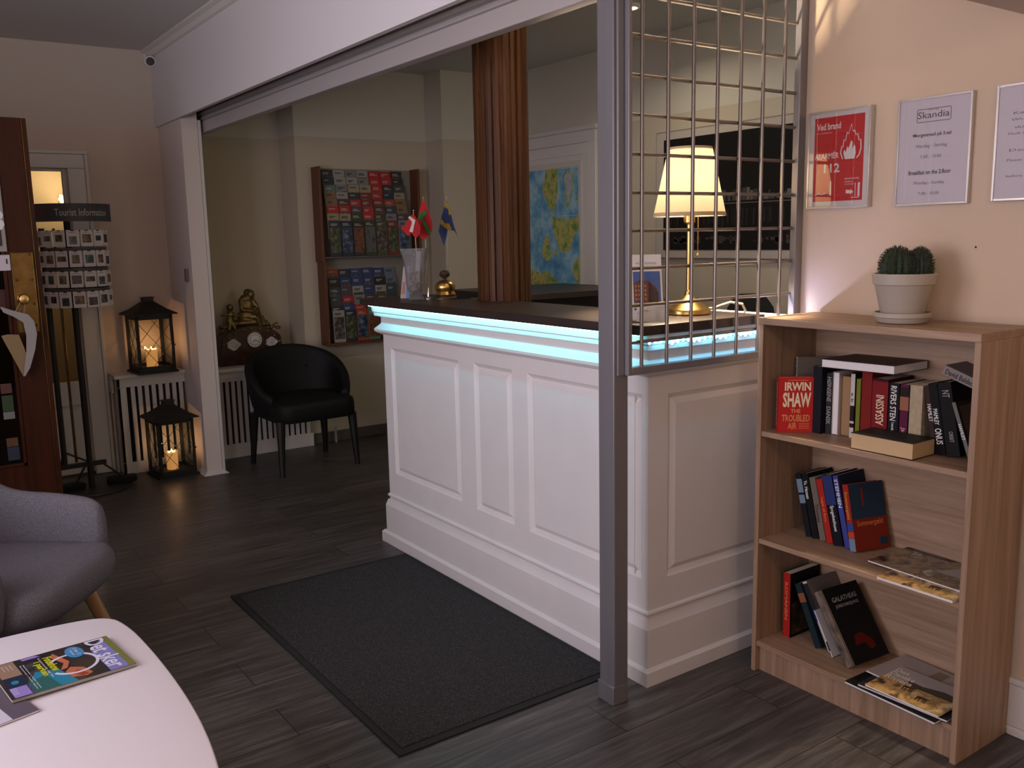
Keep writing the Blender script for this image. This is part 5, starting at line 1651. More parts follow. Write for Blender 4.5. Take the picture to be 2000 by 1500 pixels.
for ang, z in ((60, 0.62), (90, 0.64), (120, 0.62), (75, 0.52), (105, 0.52)):
    bt_.sphere((0.275 * math.cos(R(ang)), 0.222 * math.sin(R(ang)) + 0.02, z), 0.010, n=10, k=6)
bt_.build('button', BLACK_L, tc)

# grey shell armchair at the near left; local front is +x
ac = thing('shell_armchair', 'grey upholstered shell armchair with oak legs beside the white table', 'armchair', (0.165, 3.235, 0), R(-38))
path = []
K = 30
for k in range(K + 1):
    t = k / K
    ang = R(-112 + 224 * t) + math.pi      # open towards +x
    c_, s_ = math.cos(ang), math.sin(ang)
    back = max(0.0, math.sin(math.pi * t))
    # rounded U: long straight arms
    rx, ry = 0.335, 0.345
    xo = rx * (abs(c_) ** 0.8) * (1 if c_ > 0 else -1)
    yo = ry * (abs(s_) ** 0.62) * (1 if s_ > 0 else -1)
    if c_ > 0:
        xo = c_ / math.cos(R(68)) * 0.30
    xi, yi = xo * 0.86 + 0.012, yo * 0.80
    if c_ > 0:
        xi = xo - 0.005
    zt = 0.615 + 0.235 * min(1, max(0, (back - 0.35) / 0.65)) ** 1.1
    zt -= 0.03 * max(0, (0.10 - min(t, 1 - t)) / 0.10) ** 2
    zb = 0.33
    path.append(((xo, yo), (xi, yi), zb, zt, 0.05))
shell(path, 'shell', GREYCLOTH, ac, sub=2)
se = MB()
def seatring(k_, z):
    pts_ = []
    for i in range(40):
        a = 2 * math.pi * i / 40
        c_, s_ = math.cos(a), math.sin(a)
        e_ = 0.55
        pts_.append((0.075 + 0.315 * k_ * abs(c_) ** e_ * (1 if c_ > 0 else -1), 0.30 * k_ * abs(s_) ** e_ * (1 if s_ > 0 else -1), z + (0.012 if c_ > 0.5 else 0)))
    return pts_
se.loft([seatring(0.50, 0.300), seatring(0.72, 0.305), seatring(0.90, 0.325), seatring(0.99, 0.365), seatring(1.0, 0.405), seatring(0.97, 0.437), seatring(0.88, 0.452), seatring(0.55, 0.458)])
se.build('seat_cushion', GREYCLOTH, ac, subsurf=1, angle=60)
for sx, sy in ((1, 1), (1, -1), (-1, 1), (-1, -1)):
    MB().tube([(0.05 + sx * 0.195, sy * 0.20, 0.325), (0.05 + sx * 0.235, sy * 0.245, 0.16), (0.05 + sx * 0.270, sy * 0.285, 0.0)], 0.02, 14, taper=[0.024, 0.021, 0.013]).build('leg', BEECH, ac)

# ------------------------------------------------------------------ white table with magazines
TZ = 0.50
tb = thing('coffee_table', 'white coffee table with rounded corners at the near left', 'table', (0.0, 1.99, 0))
prof_ = [(0.0, 0.472), (0.17, 0.472), (0.283, 0.470), (0.35, 0.462), (0.388, 0.451), (0.413, 0.432), (0.430, 0.404), (0.447, 0.313), (0.456, 0.162), (0.460, 0.0), (0.457, -0.166),
         (0.446, -0.305), (0.429, -0.422), (0.400, -0.56), (0.355, -0.67), (0.28, -0.755), (0.16, -0.80), (0.0, -0.81)]
outline = prof_ + [(-x, y) for x, y in reversed(prof_[1:-1])]
def smooth_loop(p_, times=2):
    for _ in range(times):
        q_ = []
        for i in range(len(p_)):
            a_, b_ = p_[i], p_[(i + 1) % len(p_)]
            q_ += [(0.75 * a_[0] + 0.25 * b_[0], 0.75 * a_[1] + 0.25 * b_[1]), (0.25 * a_[0] + 0.75 * b_[0], 0.25 * a_[1] + 0.75 * b_[1])]
        p_ = q_
    return p_
outline = list(reversed(smooth_loop(outline)))
top = MB()
top.loft([[(x * k_, y * k_, z) for x, y in outline] for k_, z in ((0.975, TZ - 0.022), (0.995, TZ - 0.014), (1.0, TZ - 0.006), (0.996, TZ - 0.001), (0.990, TZ))])
top.build('table_top', mat('white_laminate', (0.90, 0.85, 0.90), 0.30), tb, angle=50)
for sx in (-1, 1):
    for sy in (-1, 1):
        MB().tube([(sx * 0.27, sy * 0.27, TZ - 0.02), (sx * 0.31, sy * 0.31, 0.0)], 0.018, 12, taper=[0.022, 0.013]).build('leg', BEECH, tb)
ap = MB()
ap.box(-0.30, 0.30, -0.30, 0.30, TZ - 0.05, TZ - 0.022)
ap.build('under_frame', BEECH, tb)

def detsker(c, w, h, th, mats_):
    mats_ += [flat('outline_white', 224, 222, 240), flat('lettering_blue', 128, 132, 196), flat('badge_blue', 70, 140, 190), flat('print_yellow', 196, 200, 40),
              flat('print_teal', 40, 130, 160), flat('print_skin', 190, 110, 80), flat('print_lilac', 150, 130, 200), flat('print_sand', 150, 124, 104), flat('print_navy', 30, 42, 66),
              flat('print_moss', 120, 124, 66), flat('print_rust', 150, 70, 46), flat('print_dark_teal', 44, 100, 96)]
    z = th
    Mpoly(c, [(-w * .5, h * .44), (w * .5, h * .44), (w * .5, h * .5), (-w * .5, h * .5)], z, 10)
    Mpoly(c, [(-w * .2, h * .285), (w * .5, h * .285), (w * .5, h * .44), (-w * .46, h * .44)], z + 0.0002, 2)
    Mtext(c, 'Det sker', -w * .47, h * .285, w * .92, h * .165, z + 0.0006, 1, 0.02)
    ring_ = []
    for k in range(27):
        a = R(-60 + 290 * k / 26)
        ring_.append((w * .03 + w * .27 * math.cos(a), h * .08 + h * .20 * math.sin(a)))
    for p_, q_ in zip(ring_[:-1], ring_[1:]):
        dx, dy = q_[0] - p_[0], q_[1] - p_[1]
        L = math.hypot(dx, dy)
        nx, ny = -dy / L * 0.0035, dx / L * 0.0035
        Mpoly(c, [(p_[0] - nx, p_[1] - ny), (q_[0] - nx, q_[1] - ny), (q_[0] + nx, q_[1] + ny), (p_[0] + nx, p_[1] + ny)], z + 0.0007, 1)
    Mpoly(c, [(w * .05, -h * .05), (w * .5, h * .02), (w * .5, -h * .30), (w * .25, -h * .32), (-w * .02, -h * .22)], z, 5)
    Mpoly(c, [(w * .12, -h * .16), (w * .5, -h * .12), (w * .5, -h * .34), (w * .2, -h * .34)], z + 0.0002, 12)
    Mpoly(c, [(w * .10, h * .04), (w * .20, h * .13), (w * .40, h * .16), (w * .44, h * .10), (w * .38, h * .0), (w * .2, -h * .02)], z + 0.0003, 6)
    Mpoly(c, [(w * .22, h * .07), (w * .40, h * .13), (w * .42, h * .07), (w * .30, h * .02)], z + 0.0004, 11)
    Mpoly(c, [(-w * .40, h * .0), (-w * .30, -h * .04), (-w * .05, h * .02), (w * .12, -h * .04), (w * .10, h * .02), (-w * .06, h * .07), (-w * .30, h * .02)], z + 0.0003, 6)
    Mpoly(c, arc(-w * .27, h * .16, w * .17, h * .075, 0, 350, 22), z + 0.0008, 3)
    Mtext(c, '3 for 2', -w * .38, h * .165, w * .22, h * .03, z + 0.0014, 1)
    Mtext(c, 'i byen', -w * .36, h * .125, w * .18, h * .025, z + 0.0014, 1)
    Mtext(c, 'Fotoshow', -w * .34, -h * .10, w * .44, h * .075, z + 0.0006, 4, 0.04)
    Mtext(c, 'i parken', -w * .28, -h * .20, w * .44, h * .075, z + 0.0006, 4, 0.04)
    Mtext(c, 'Livemusik og lys', -w * .36, -h * .135, w * .6, h * .02, z + 0.0006, 1)
    Mpoly(c, [(-w * .48, -h * .13), (-w * .42, -h * .10), (-w * .42, -h * .24), (-w * .48, -h * .25)], z + 0.0002, 7)
    for k in range(2):
        Mtext(c, 'Sommer i hele byen', -w * .3, -h * (.27 + .025 * k), w * .72, h * .016, z + 0.0004, 1)
    Mpoly(c, [(-w * .48, -h * .31), (-w * .06, -h * .31), (-w * .06, -h * .47), (-w * .48, -h * .47)], z + 0.0002, 8)
    Mpoly(c, [(-w * .05, -h * .31), (w * .22, -h * .31), (w * .22, -h * .47), (-w * .05, -h * .47)], z + 0.0002, 9)
    Mpoly(c, [(w * .23, -h * .31), (w * .49, -h * .31), (w * .49, -h * .47), (w * .23, -h * .47)], z + 0.0002, 7)
    Mpoly(c, arc(w * .10, -h * .40, w * .05, h * .03, 0, 340, 14), z + 0.0005, 5)
    for k in range(3):
        Mtext(c, 'festival', w * .24, -h * (.43 + .016 * k), w * .18, h * .010, z + 0.0005, 1)
    for k in range(3):
        Mtext(c, 'gallerier', -w * .40, -h * (.36 + .03 * k), w * .16, h * .014, z + 0.0005, 1)
COVER = picture_mat('night_crowd_photo', [(0.36, srgb(30, 30, 36)), (0.5, srgb(48, 44, 42)), (0.6, srgb(66, 52, 44)), (0.7, srgb(96, 72, 60))], 18, coat=0.6)
m1 = magazine('magazine', 'dark colourful magazine with white ring on cover lying on the white table', (0.264, 2.172, TZ + 0.0040), (0.200, 0.256), -83, COVER, detsker, None, th=0.008, tilt=-1.3, pages=mat('grey_pages', (0.36, 0.33, 0.29), 0.8, var=0.05, scale=200, stretch=(1, 1, 12)))
def undermag(c, w, h, th, mats_):
    mats_ += [flat('print_white', 205, 200, 215), flat('print_black', 0, 0, 0), flat('outline_white', 0, 0, 0)]
    Mpoly(c, [(-w * .5, -h * .2), (w * .5, -h * .2), (w * .5, h * .3), (-w * .5, h * .3)], th, 1)
    Mpoly(c, arc(w * .30, -h * .02, w * .10, h * .05, 0, 340, 14), th + 0.0002, 2)
magazine('magazine', 'grey magazine mostly cut off at left edge on the white table', (0.045, 2.060, TZ + 0.0005), (0.19, 0.255), -76, flat('print_dusk', 96, 86, 100), undermag, None, th=0.005)

# ------------------------------------------------------------------ brochure rack in the office
RX0, RX1, RYF, RYB = 2.565, 3.39, 5.98, 6.10
rk = thing('brochure_rack', 'reddish brown wall rack filled with tourist leaflets in the office', 'brochure rack', (2.98, 6.10, 0.71))
for a, b_ in ((RX0 + 0.045, RX0 + 0.065), (RX1 - 0.02, RX1)):
    MB().box(a, b_, RYF, RYB, 0.71, 1.30).build('side_board', RACKWOOD, rk, world=True, bevel=0.002)
for a, b_ in ((RX0 + 0.035, RX0 + 0.055), (RX1 - 0.012, RX1 + 0.008)):
    MB().box(a, b_, RYF, RYB, 1.30, 1.955).build('side_board', RACKWOOD, rk, world=True, bevel=0.002)
MB().box(RX0 + 0.055, RX1 - 0.012, RYB - 0.006, RYB - 0.001, 0.72, 1.95).build('back_board', mat('rack_back', (0.24, 0.22, 0.19), 0.8), rk, world=True)
MB().box(RX0 + 0.065, RX1 - 0.02, RYF, RYB - 0.006, 0.71, 0.726).build('bottom_board', RACKWOOD, rk, world=True)
MB().box(RX0 + 0.055, RX1 - 0.012, RYF + 0.004, RYB - 0.006, 1.326, 1.336).build('middle_board', mat('rack_ledge', (0.10, 0.09, 0.08), 0.5), rk, world=True)

LC = {
 'navy': (38, 48, 62), 'white': (150, 146, 140), 'grey': (120, 122, 122), 'red': (168, 36, 38), 'dark photo': (52, 42, 44), 'teal': (92, 112, 104), 'cream': (150, 140, 112),
 'red photo': (120, 44, 46), 'brown photo': (74, 54, 42), 'orange': (150, 66, 34), 'tan': (128, 100, 74), 'purple grey': (76, 60, 72), 'black': (32, 30, 28), 'green': (50, 62, 40),
 'dark blue': (34, 42, 66), 'blue': (44, 60, 104), 'olive': (74, 74, 48), 'charcoal': (40, 38, 38), 'pale blue': (100, 112, 130), 'slate': (58, 64, 72)}
rows_up = [
 ['navy', 'white', 'grey', 'white', 'red', 'red', 'dark photo'],
 ['navy', 'white', 'white', 'grey', 'red', 'red', 'dark photo'],
 ['teal', 'grey', 'cream', 'cream', 'red', 'dark photo', 'slate'],
 ['tan', 'white', 'navy', 'red photo', 'red', 'navy', 'cream'],
 ['tan', 'brown photo', 'red', 'red photo', 'red photo', 'orange', 'tan'],
 ['red', 'red', 'purple grey', 'red', 'brown photo', 'slate', 'tan'],
 ['cream', 'cream', 'green', 'red', 'brown photo', 'grey', 'purple grey'],
 ['dark blue', 'dark blue', 'charcoal', 'green', 'olive', 'red photo', 'grey']]
rows_low = [
 ['orange', 'navy', 'blue', 'blue', 'blue', 'pale blue'],
 ['black', 'blue', 'blue', 'blue', 'black', 'pale blue'],
 ['slate', 'purple grey', 'white', 'blue', 'white', 'slate'],
 ['slate', 'red', 'grey', 'purple grey', 'olive', 'slate'],
 ['dark photo', 'blue', 'red', 'slate', 'navy', 'slate'],
 ['white', 'dark blue', 'orange', 'teal', 'black', 'slate']]
ORD = ['first', 'second', 'third', 'fourth', 'fifth', 'sixth', 'seventh', 'bottom']
random.seed(21)
def leaflet(x0, w, ztop, zbot, y, colname, label, k):
    t_ = MB()
    dz = ztop - zbot
    lean = 0.010
    base = flat('leaflet_' + colname.replace(' ', '_'), *LC[colname])
    light = flat('leaflet_light_ink', 165, 160, 152)
    dark = flat('leaflet_dark_ink', 40, 38, 40)
    ms = [base, light, dark]
    t_.hexa([(x0, y, zbot), (x0 + w, y, zbot), (x0 + w, y + 0.004, zbot), (x0, y + 0.004, zbot)],
            [(x0, y + lean, ztop), (x0 + w, y + lean, ztop), (x0 + w, y + lean + 0.004, ztop), (x0, y + lean + 0.004, ztop)], 0)
    def patch(u0, u1, v0, v1, mi):
        z0_, z1_ = zbot + dz * v0, zbot + dz * v1
        t_.add([(x0 + w * u0, y + lean * v0 - 0.0007, z0_), (x0 + w * u1, y + lean * v0 - 0.0007, z0_), (x0 + w * u1, y + lean * v1 - 0.0007, z1_), (x0 + w * u0, y + lean * v1 - 0.0007, z1_)], [(0, 1, 2, 3)], mi)
    lightcol = colname in ('white', 'grey', 'cream', 'tan', 'pale blue')
    ink = 2 if lightcol else 1
    top = 1 - 0.018 / dz
    patch(0.15, 0.15 + random.uniform(0.35, 0.6), top - 0.006 / dz, top, ink)
    if random.random() < 0.8:
        patch(0.15, 0.15 + random.uniform(0.3, 0.65), top - 0.015 / dz, top - 0.010 / dz, ink)
    if k >= 0:
        ms.append(picture_mat('leaflet_photo_%d' % (k % 5), [
            [(0.35, (0.012, 0.012, 0.015)), (0.5, (0.08, 0.06, 0.05)), (0.62, (0.16, 0.16, 0.18)), (0.7, (0.3, 0.28, 0.26))],
            [(0.35, (0.012, 0.02, 0.015)), (0.5, (0.05, 0.07, 0.03)), (0.62, (0.16, 0.13, 0.08)), (0.7, (0.3, 0.28, 0.26))],
            [(0.35, (0.012, 0.015, 0.03)), (0.5, (0.03, 0.05, 0.10)), (0.62, (0.10, 0.16, 0.22)), (0.7, (0.3, 0.3, 0.32))],
            [(0.35, (0.05, 0.012, 0.01)), (0.5, (0.20, 0.07, 0.03)), (0.62, (0.08, 0.04, 0.03)), (0.7, (0.3, 0.22, 0.16))],
            [(0.35, (0.02, 0.02, 0.02)), (0.5, (0.12, 0.12, 0.12)), (0.62, (0.05, 0.04, 0.05)), (0.7, (0.22, 0.2, 0.2))]][k % 5], 30, seed=k * 0.37))
        patch(0.06, 0.94, 0.10, top - 0.028 / dz, len(ms) - 1)
    o = t_.build('tourist_leaflet', ms, loc=(x0 + w / 2, y, zbot))
    tag(o, label, 'leaflet', 'tourist leaflets in the brochure rack')
    return o
cols_u = [2.668 + 0.0915 * k for k in range(7)]
for r_, row in enumerate(rows_up):
    for c_, cn in enumerate(row):
        x0 = cols_u[c_] + 0.003 * (r_ % 3) - 0.002 + (0.0 if r_ < 2 else 0.004)
        ztop = 1.942 - 0.0505 * r_ - random.uniform(0, 0.006)
        tall = r_ == 7
        leaflet(x0, 0.087 if c_ or r_ else 0.087, ztop, 1.3375 if tall else ztop - 0.18, 6.076 - 0.0112 * r_, cn,
                '%s tourist leaflet, %s from the left in the %s row of the upper rack' % (cn, ORD[c_], ORD[r_]),
                (r_ * 3 + c_) if ('photo' in cn or tall or (r_ + c_) % 3 == 0) else -1)
for r_, row in enumerate(rows_low):
    for c_, cn in enumerate(row):
        if c_ > 4 and r_ > 2:
            continue
        x0 = 2.668 + 0.0915 * c_ + 0.004 * (r_ % 2)
        tall = r_ == 5
        ztop = 1.250 - 0.0640 * r_ - random.uniform(0, 0.006)
        if tall:
            ztop = 0.955
        leaflet(x0, 0.088, ztop, 0.728 if tall else ztop - 0.16, 6.070 - 0.0135 * r_, cn,
                '%s tourist leaflet, %s from the left in the %s row of the lower rack' % (cn, ORD[c_], 'bottom' if tall else ORD[r_]),
                (r_ * 2 + c_) if ('photo' in cn or tall or (r_ + c_) % 2 == 0) else -1)

# ------------------------------------------------------------------ map hanging on the office door
MX = XO - 0.034
mp = thing('wall_map', 'colourful Nordic map with Greenland inset hanging on the white office door', 'map', (XO - 0.03, 5.27, 1.05))
MB().box(MX, XO - 0.0285, 4.925, 5.62, 1.05, 1.96).build('sheet', mat('map_margin', srgb(205, 200, 192), 0.6), mp, world=True)
SEA = picture_mat('map_sea', [(0.35, srgb(74, 134, 178)), (0.48, srgb(108, 168, 200)), (0.6, srgb(158, 200, 214))], 7)
LAND = picture_mat('map_land', [(0.34, srgb(98, 134, 74)), (0.46, srgb(146, 166, 90)), (0.56, srgb(196, 186, 112)), (0.66, srgb(180, 128, 84))], 16)
ICE = picture_mat('map_ice', [(0.4, srgb(190, 195, 200)), (0.6, srgb(165, 172, 185))], 10)
mk = MB()
o = (MX - 0.0004, 5.62, 1.05)
def MP(poly, mi, off=0.0):
    mk.prism(poly, (MX - 0.0006 - off, 5.62, 1.05), (0, -1, 0), (0, 0, 1), 0.0005, mi)
MP([(0.02, 0.02), (0.672, 0.02), (0.672, 0.872), (0.02, 0.872)], 0)
# mainland with a long fjord coast, a peninsula and islands below (generic outlines)
MP([(0.30, 0.872), (0.28, 0.80), (0.25, 0.76), (0.26, 0.70), (0.30, 0.66), (0.33, 0.60), (0.38, 0.56), (0.40, 0.60), (0.42, 0.66), (0.44, 0.74), (0.44, 0.872)], 1, 0.0004)
MP([(0.36, 0.55), (0.43, 0.52), (0.50, 0.52), (0.58, 0.51), (0.67, 0.54), (0.67, 0.44), (0.62, 0.40), (0.57, 0.30), (0.50, 0.28), (0.44, 0.30), (0.42, 0.36), (0.38, 0.42)], 1, 0.0004)
MP([(0.27, 0.38), (0.31, 0.41), (0.34, 0.38), (0.33, 0.32), (0.36, 0.28), (0.34, 0.23), (0.30, 0.22), (0.25, 0.25), (0.24, 0.30), (0.26, 0.34)], 1, 0.0004)
MP([(0.38, 0.29), (0.42, 0.31), (0.43, 0.27), (0.40, 0.25)], 1, 0.0004)
MP([(0.02, 0.02), (0.45, 0.02), (0.42, 0.08), (0.36, 0.12), (0.30, 0.15), (0.22, 0.13), (0.12, 0.16), (0.02, 0.12)], 1, 0.0004)
MP([(0.02, 0.40), (0.08, 0.38), (0.10, 0.30), (0.05, 0.22), (0.02, 0.22)], 1, 0.0004)
MP([(0.60, 0.20), (0.672, 0.26), (0.672, 0.10), (0.64, 0.06), (0.61, 0.12)], 1, 0.0004)
MP([(0.02, 0.60), (0.08, 0.64), (0.10, 0.60), (0.06, 0.55), (0.02, 0.56)], 1, 0.0004)
# inset
MP([(0.436, 0.536), (0.668, 0.536), (0.668, 0.868), (0.436, 0.868)], 3, 0.0009)
MP([(0.440, 0.540), (0.664, 0.540), (0.664, 0.864), (0.440, 0.864)], 0, 0.0013)
MP([(0.500, 0.82), (0.54, 0.845), (0.60, 0.84), (0.615, 0.79), (0.605, 0.72), (0.58, 0.66), (0.555, 0.60), (0.535, 0.595), (0.53, 0.65), (0.515, 0.70), (0.52, 0.76), (0.495, 0.79)], 1, 0.0017)
MP([(0.510, 0.815), (0.545, 0.835), (0.59, 0.83), (0.603, 0.79), (0.594, 0.725), (0.57, 0.665), (0.553, 0.62), (0.545, 0.65), (0.528, 0.70), (0.532, 0.76), (0.510, 0.79)], 2, 0.0021)
MP([(0.63, 0.66), (0.655, 0.67), (0.66, 0.645), (0.64, 0.64)], 1, 0.0017)
mk.build('map_print', [SEA, LAND, ICE, mat('map_margin', (0, 0, 0))], mp, world=True)

# ------------------------------------------------------------------ dark panoramic picture on the office wall
tv = thing('panorama_picture', 'large dark night skyline picture with pale mount on the office wall', 'picture', (XO, 3.70, 1.30))
MB().box(XO - 0.02, XO, 2.85, 4.21, 1.295, 2.065).build('frame', mat('grey_thin_frame', (0.24, 0.21, 0.19), 0.5), tv, world=True)
MB().box(XO - 0.024, XO - 0.004, 2.858, 4.202, 1.303, 2.057).build('mount', mat('pale_mount', (0.46, 0.41, 0.36), 0.8), tv, world=True)
MB().box(XO - 0.027, XO - 0.02, 2.98, 4.136, 1.350, 2.013).build('print', mat('night_print', (0.010, 0.009, 0.009), 0.3), tv, world=True)
sk = MB()
random.seed(9)
y = 4.10
while y > 3.0:
    w_ = random.uniform(0.01, 0.035)
    hgt = random.uniform(0.005, 0.045) + 0.03 * math.exp(-((y - 3.55) / 0.25) ** 2)
    sk.box(XO - 0.0276, XO - 0.027, y - w_, y, 1.628, 1.628 + hgt, random.choice((0, 0, 1)))
    if random.random() < 0.6:
        sk.box(XO - 0.0276, XO - 0.027, y - w_ * 0.4, y, 1.52 - hgt * 0.5, 1.585, 2)
    for q in range(3):
        sk.box(XO - 0.0279, XO - 0.0276, y - w_ * random.uniform(0.3, 0.9), y - w_ * 0.2, 1.632 + q * 0.011, 1.635 + q * 0.011, 1)
    y -= w_ + random.uniform(0, 0.012)
sk.box(XO - 0.0276, XO - 0.027, 3.0, 4.1, 1.612, 1.617, 1)
for k in range(40):
    y = random.uniform(3.05, 4.05)
    sk.box(XO - 0.0276, XO - 0.027, y, y + random.uniform(0.01, 0.05), 1.385 + random.uniform(0, 0.05), 1.387 + random.uniform(0, 0.05), 0)
sk.build('skyline', [mat('skyline_grey', (0.055, 0.05, 0.047), 0.4), mat('skyline_pale', (0.13, 0.12, 0.11), 0.4), mat('skyline_mirror', (0.026, 0.024, 0.024), 0.4)], tv, world=True)

# ------------------------------------------------------------------ back desk and office chair behind the counter
dk = thing('back_desk', 'dark wooden back desk behind the slatted column', 'desk', (3.65, 4.75, 0))
DW = mat('black_brown_board', (0.016, 0.013, 0.012), 0.5)
MB().prism([(3.10, 4.30), (3.42, 4.28), (3.78, 4.28), (4.05, 4.62), (4.05, 5.15), (3.10, 5.15)], (0, 0, 1.115), (1, 0, 0), (0, 1, 0), 0.035).build('desk_top', DARK_TOP, dk, world=True, bevel=0.002)
MB().box(3.14, 3.98, 4.62, 4.65, 0.0, 1.08).build('front_board', DW, dk, world=True)
MB().box(3.14, 3.17, 4.40, 5.12, 0.0, 1.08).build('side_board', DW, dk, world=True)
MB().box(3.95, 3.98, 4.65, 5.12, 0.0, 1.08).build('side_board', DW, dk, world=True)

oc = thing('office_chair', 'black office chair with rounded backrest behind the end of the counter', 'chair', (3.11, 2.62, 0), R(-35))
bk = MB()
rings = []
for k in range(9):
    t = k / 8
    z = 0.72 + 0.465 * t
    w_ = 0.118 * (1.0 - 0.10 * t) if t < 0.8 else 0.118 * (0.9 - 0.9 * ((t - 0.8) / 0.2) ** 2 * 0.45)
    rings.append([(x, yy * 1.0 + 0.02 * math.cos(x * 9) , z) for x, yy in rrect(2 * w_, 0.05, 0.022, 4)])
bk.loft(rings)
bk.build('backrest', BLACK_P, oc, angle=60)
s_ = MB()
s_.loft([[(x, yy - 0.24, z) for x, yy in rrect(0.46 * q, 0.46 * q, 0.12, 6)] for q, z in ((0.94, 0.44), (1, 0.46), (1, 0.50), (0.92, 0.52))])
s_.build('seat', BLACK_P, oc, angle=60)
MB().tube([(0, 0.03, 0.80), (0, 0.06, 0.60), (0, -0.05, 0.45), (0, -0.24, 0.44)], 0.02, 10).build('back_bracket', BLACK_M, oc)
cb = MB()
cb.tube([(0, -0.24, 0.44), (0, -0.24, 0.09)], 0.028, 12)
for k in range(5):
    a = k * 2 * math.pi / 5
    cb.tube([(0, -0.24, 0.10), (0.27 * math.cos(a), -0.24 + 0.27 * math.sin(a), 0.055)], 0.016, 8)
cb.build('base', BLACK_M, oc)
for k in range(5):
    a = k * 2 * math.pi / 5
    MB().tube([(0.27 * math.cos(a) - 0.012, -0.24 + 0.27 * math.sin(a), 0.025), (0.27 * math.cos(a) + 0.012, -0.24 + 0.27 * math.sin(a), 0.025)], 0.025, 12).build('castor', BLACK_P, oc)

# ------------------------------------------------------------------ postcard stand
TX, TY = 1.0, 5.86
ts = thing('postcard_stand', 'dark revolving postcard stand with a curved Tourist Information sign', 'stand', (TX, TY, 0))
MB().tube([(TX - 0.165, TY - 0.02, 0.16), (TX - 0.165, TY - 0.02, 1.55)], 0.016, 12).build('pole', BLACK_M, ts, world=True)
MB().tube([(TX - 0.035, TY - 0.06, 0.02), (TX - 0.035, TY - 0.06, 1.60)], 0.018, 12).build('pole', BLACK_M, ts, world=True)
MB().tube([(TX - 0.095, TY + 0.02, 0.16), (TX - 0.095, TY + 0.02, 1.55)], 0.008, 10).build('pole', BRASS_OLD, ts, world=True)
br = MB()
br.box(TX - 0.20, TX + 0.055, TY - 0.075, TY - 0.045, 0.145, 0.170)
br.tube([(TX - 0.165, TY - 0.02, 0.24), (TX - 0.04, TY - 0.06, 0.17)], 0.006, 8)
br.tube([(TX + 0.03, TY - 0.06, 0.155), (TX + 0.15, TY - 0.06, 0.045)], 0.006, 8)
br.tube([(TX - 0.06, TY - 0.06, 0.155), (TX - 0.12, TY - 0.06, 0.05)], 0.006, 8)
br.tube([(TX - 0.165, TY - 0.02, 0.24), (TX - 0.19, TY - 0.02, 0.16)], 0.006, 8)
br.build('brace', BLACK_M, ts, world=True)
bp = MB()
bp.lathe([(0.235, 0), (0.24, 0.004), (0.238, 0.014), (0.20, 0.018), (0.01, 0.019)], c=(TX - 0.04, TY - 0.02, 0), n=48)
bp.build('base_plate', mat('black_base_plate', (0.028, 0.026, 0.025), 0.45), ts, world=True)
for cx_, cy2, rz in ((TX + 0.135, TY - 0.06, -8), (TX - 0.16, TY - 0.075, 20)):
    tr_ = MB()
    tr_.loft([[(x, yy, z) for x, yy in rrect(0.17 * q, 0.085 * q, 0.02, 4)] for q, z in ((0.95, 0.0), (1, 0.008), (1, 0.03), (0.92, 0.034))])
    fo = tr_.build('foot', BLACK_P, ts)
    fo.location = (cx_ - TX, cy2 - TY, 0.019)
    fo.rotation_euler = (0, 0, R(rz))
# curved header sign
VD = math.atan2(-TY, -TX)                       # direction towards the lobby
hd = MB()
SR = 0.215
n = 28
outer, inner = [], []
for k in range(n + 1):
    a = VD + R(-80 + 160 * k / n)
    outer.append((TX + SR * math.cos(a), TY + SR * math.sin(a)))
    inner.append((TX + (SR - 0.004) * math.cos(a), TY + (SR - 0.004) * math.sin(a)))
hd.loft([[(p[0], p[1], 1.585), (p[0], p[1], 1.685), (q[0], q[1], 1.685), (q[0], q[1], 1.585)] for p, q in zip(outer, inner)])
hdo = hd.build('header_sign', mat('sign_grey_blue', srgb(70, 72, 76), 0.5), ts, world=True, fix=True)
let = MB()
def curved(s, a0, w_, h_, z, mi, bo=0.0):
    vv, ff, asp = text_outline(s, bo)
    pts_ = []
    for x, yv in vv:
        a = VD + a0 + (x * w_) / SR
        pts_.append((TX + (SR + 0.0015) * math.cos(a), TY + (SR + 0.0015) * math.sin(a), z + yv * h_))
    let.add(pts_, ff, mi)
curved('Tourist Information', R(-22), 0.30, 0.040, 1.615, 0, 0.01)
curved('TURIST', R(-58), 0.085, 0.022, 1.628, 1, 0.02)
let.build('sign_lettering', [flat('sign_white', 190, 185, 182), flat('sign_red', 150, 34, 36)], ts, world=True).parent = hdo
wr = MB()
for z in (1.535, 1.445, 1.42, 1.33, 1.305, 1.213, 1.19, 1.10):
    ring = [(TX + 0.176 * math.cos(2 * math.pi * k / 40), TY + 0.176 * math.sin(2 * math.pi * k / 40), z) for k in range(41)]
    wr.tube(ring, 0.0022, 5, caps=False)
wr.build('wire_ring', BLACK_M, ts, world=True)
for z in (1.438, 1.322, 1.205):
    MB().lathe([(0.172, 0), (0.172, 0.022), (0.168, 0.022), (0.168, 0)], c=(TX, TY, z - 0.02), n=40).build('shelf_ring', mat('dull_grey_metal', (0.10, 0.085, 0.08), 0.5), ts, world=True)
PC = [(70, 78, 80), (96, 84, 74), (60, 66, 88), (120, 100, 86), (84, 100, 104), (52, 46, 44), (104, 92, 96), (130, 104, 84)]
random.seed(4)
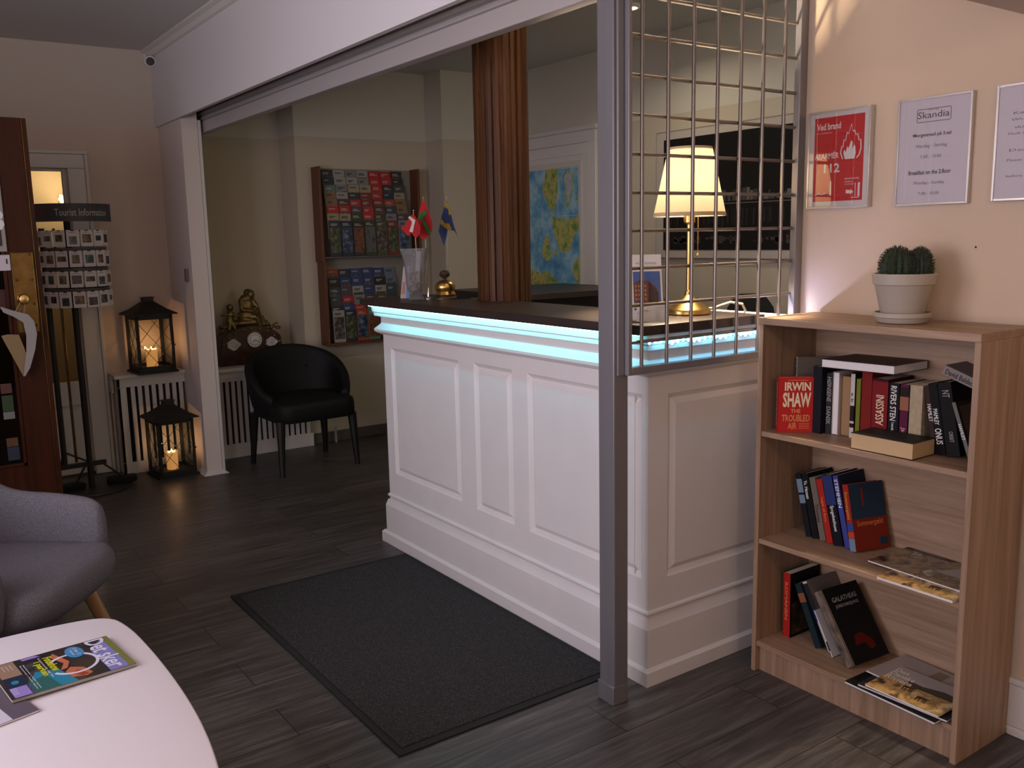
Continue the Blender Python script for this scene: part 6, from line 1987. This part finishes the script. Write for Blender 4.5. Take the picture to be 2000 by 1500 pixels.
for r_ in range(4):
    zt = 1.537 - 0.1155 * r_
    for c_ in range(9):
        ang = VD + R(-92 + 23 * c_) + R(1.5 * (r_ % 2))
        nrm = Vector((math.cos(ang), math.sin(ang), 0))
        U = Vector((-math.sin(ang), math.cos(ang), 0))
        w_, h_ = 0.066, 0.092
        cpos = Vector((TX, TY, zt - h_)) + nrm * 0.184
        pc = MB()
        pc.prism([(-w_ / 2, 0), (w_ / 2, 0), (w_ / 2, h_), (w_ * 0.2, h_), (w_ * 0.1, h_ - 0.006), (-w_ * 0.1, h_ - 0.006), (-w_ * 0.2, h_), (-w_ / 2, h_)], cpos, U, (0, 0, 1), 0.004, 0)
        u0 = random.choice((0.30, 0.36, 0.38))
        v0, v1 = random.choice(((0.30, 0.72), (0.34, 0.66), (0.22, 0.74), (0.12, 0.62)))
        colr = PC[(r_ * 5 + c_ * 3) % len(PC)]
        k2 = (r_ * 5 + c_ * 3) % len(PC)
        pm = picture_mat('postcard_photo_%d' % k2, [(0.36, [c * 0.3 for c in srgb(*colr)]), (0.52, srgb(*colr)), (0.68, [min(0.6, c * 2.2) for c in srgb(*colr)])], 40, seed=k2)
        pc.prism([(-w_ * u0, h_ * v0), (w_ * u0, h_ * v0), (w_ * u0, h_ * v1), (-w_ * u0, h_ * v1)], cpos + nrm * 0.0005, U, (0, 0, 1), 0.0005, 1)
        pc.prism([(-w_ * 0.3, h_ * 0.84), (w_ * 0.25, h_ * 0.84), (w_ * 0.25, h_ * 0.87), (-w_ * 0.3, h_ * 0.87)], cpos + nrm * 0.0005, U, (0, 0, 1), 0.0005, 2)
        o = pc.build('postcard', [mat('card_white', (0.82, 0.78, 0.77), 0.6), pm, GREY_INK], loc=cpos)
        tag(o, 'white postcard, %s from the left in the %s ring of the postcard stand' % (['first', 'second', 'third', 'fourth', 'fifth', 'sixth', 'seventh', 'eighth', 'last'][c_], ['top', 'second', 'third', 'lowest'][r_]),
            'postcard', 'postcards on the stand')

for o in list(bpy.data.objects):
    if '_inv' in o:
        del o['_inv']
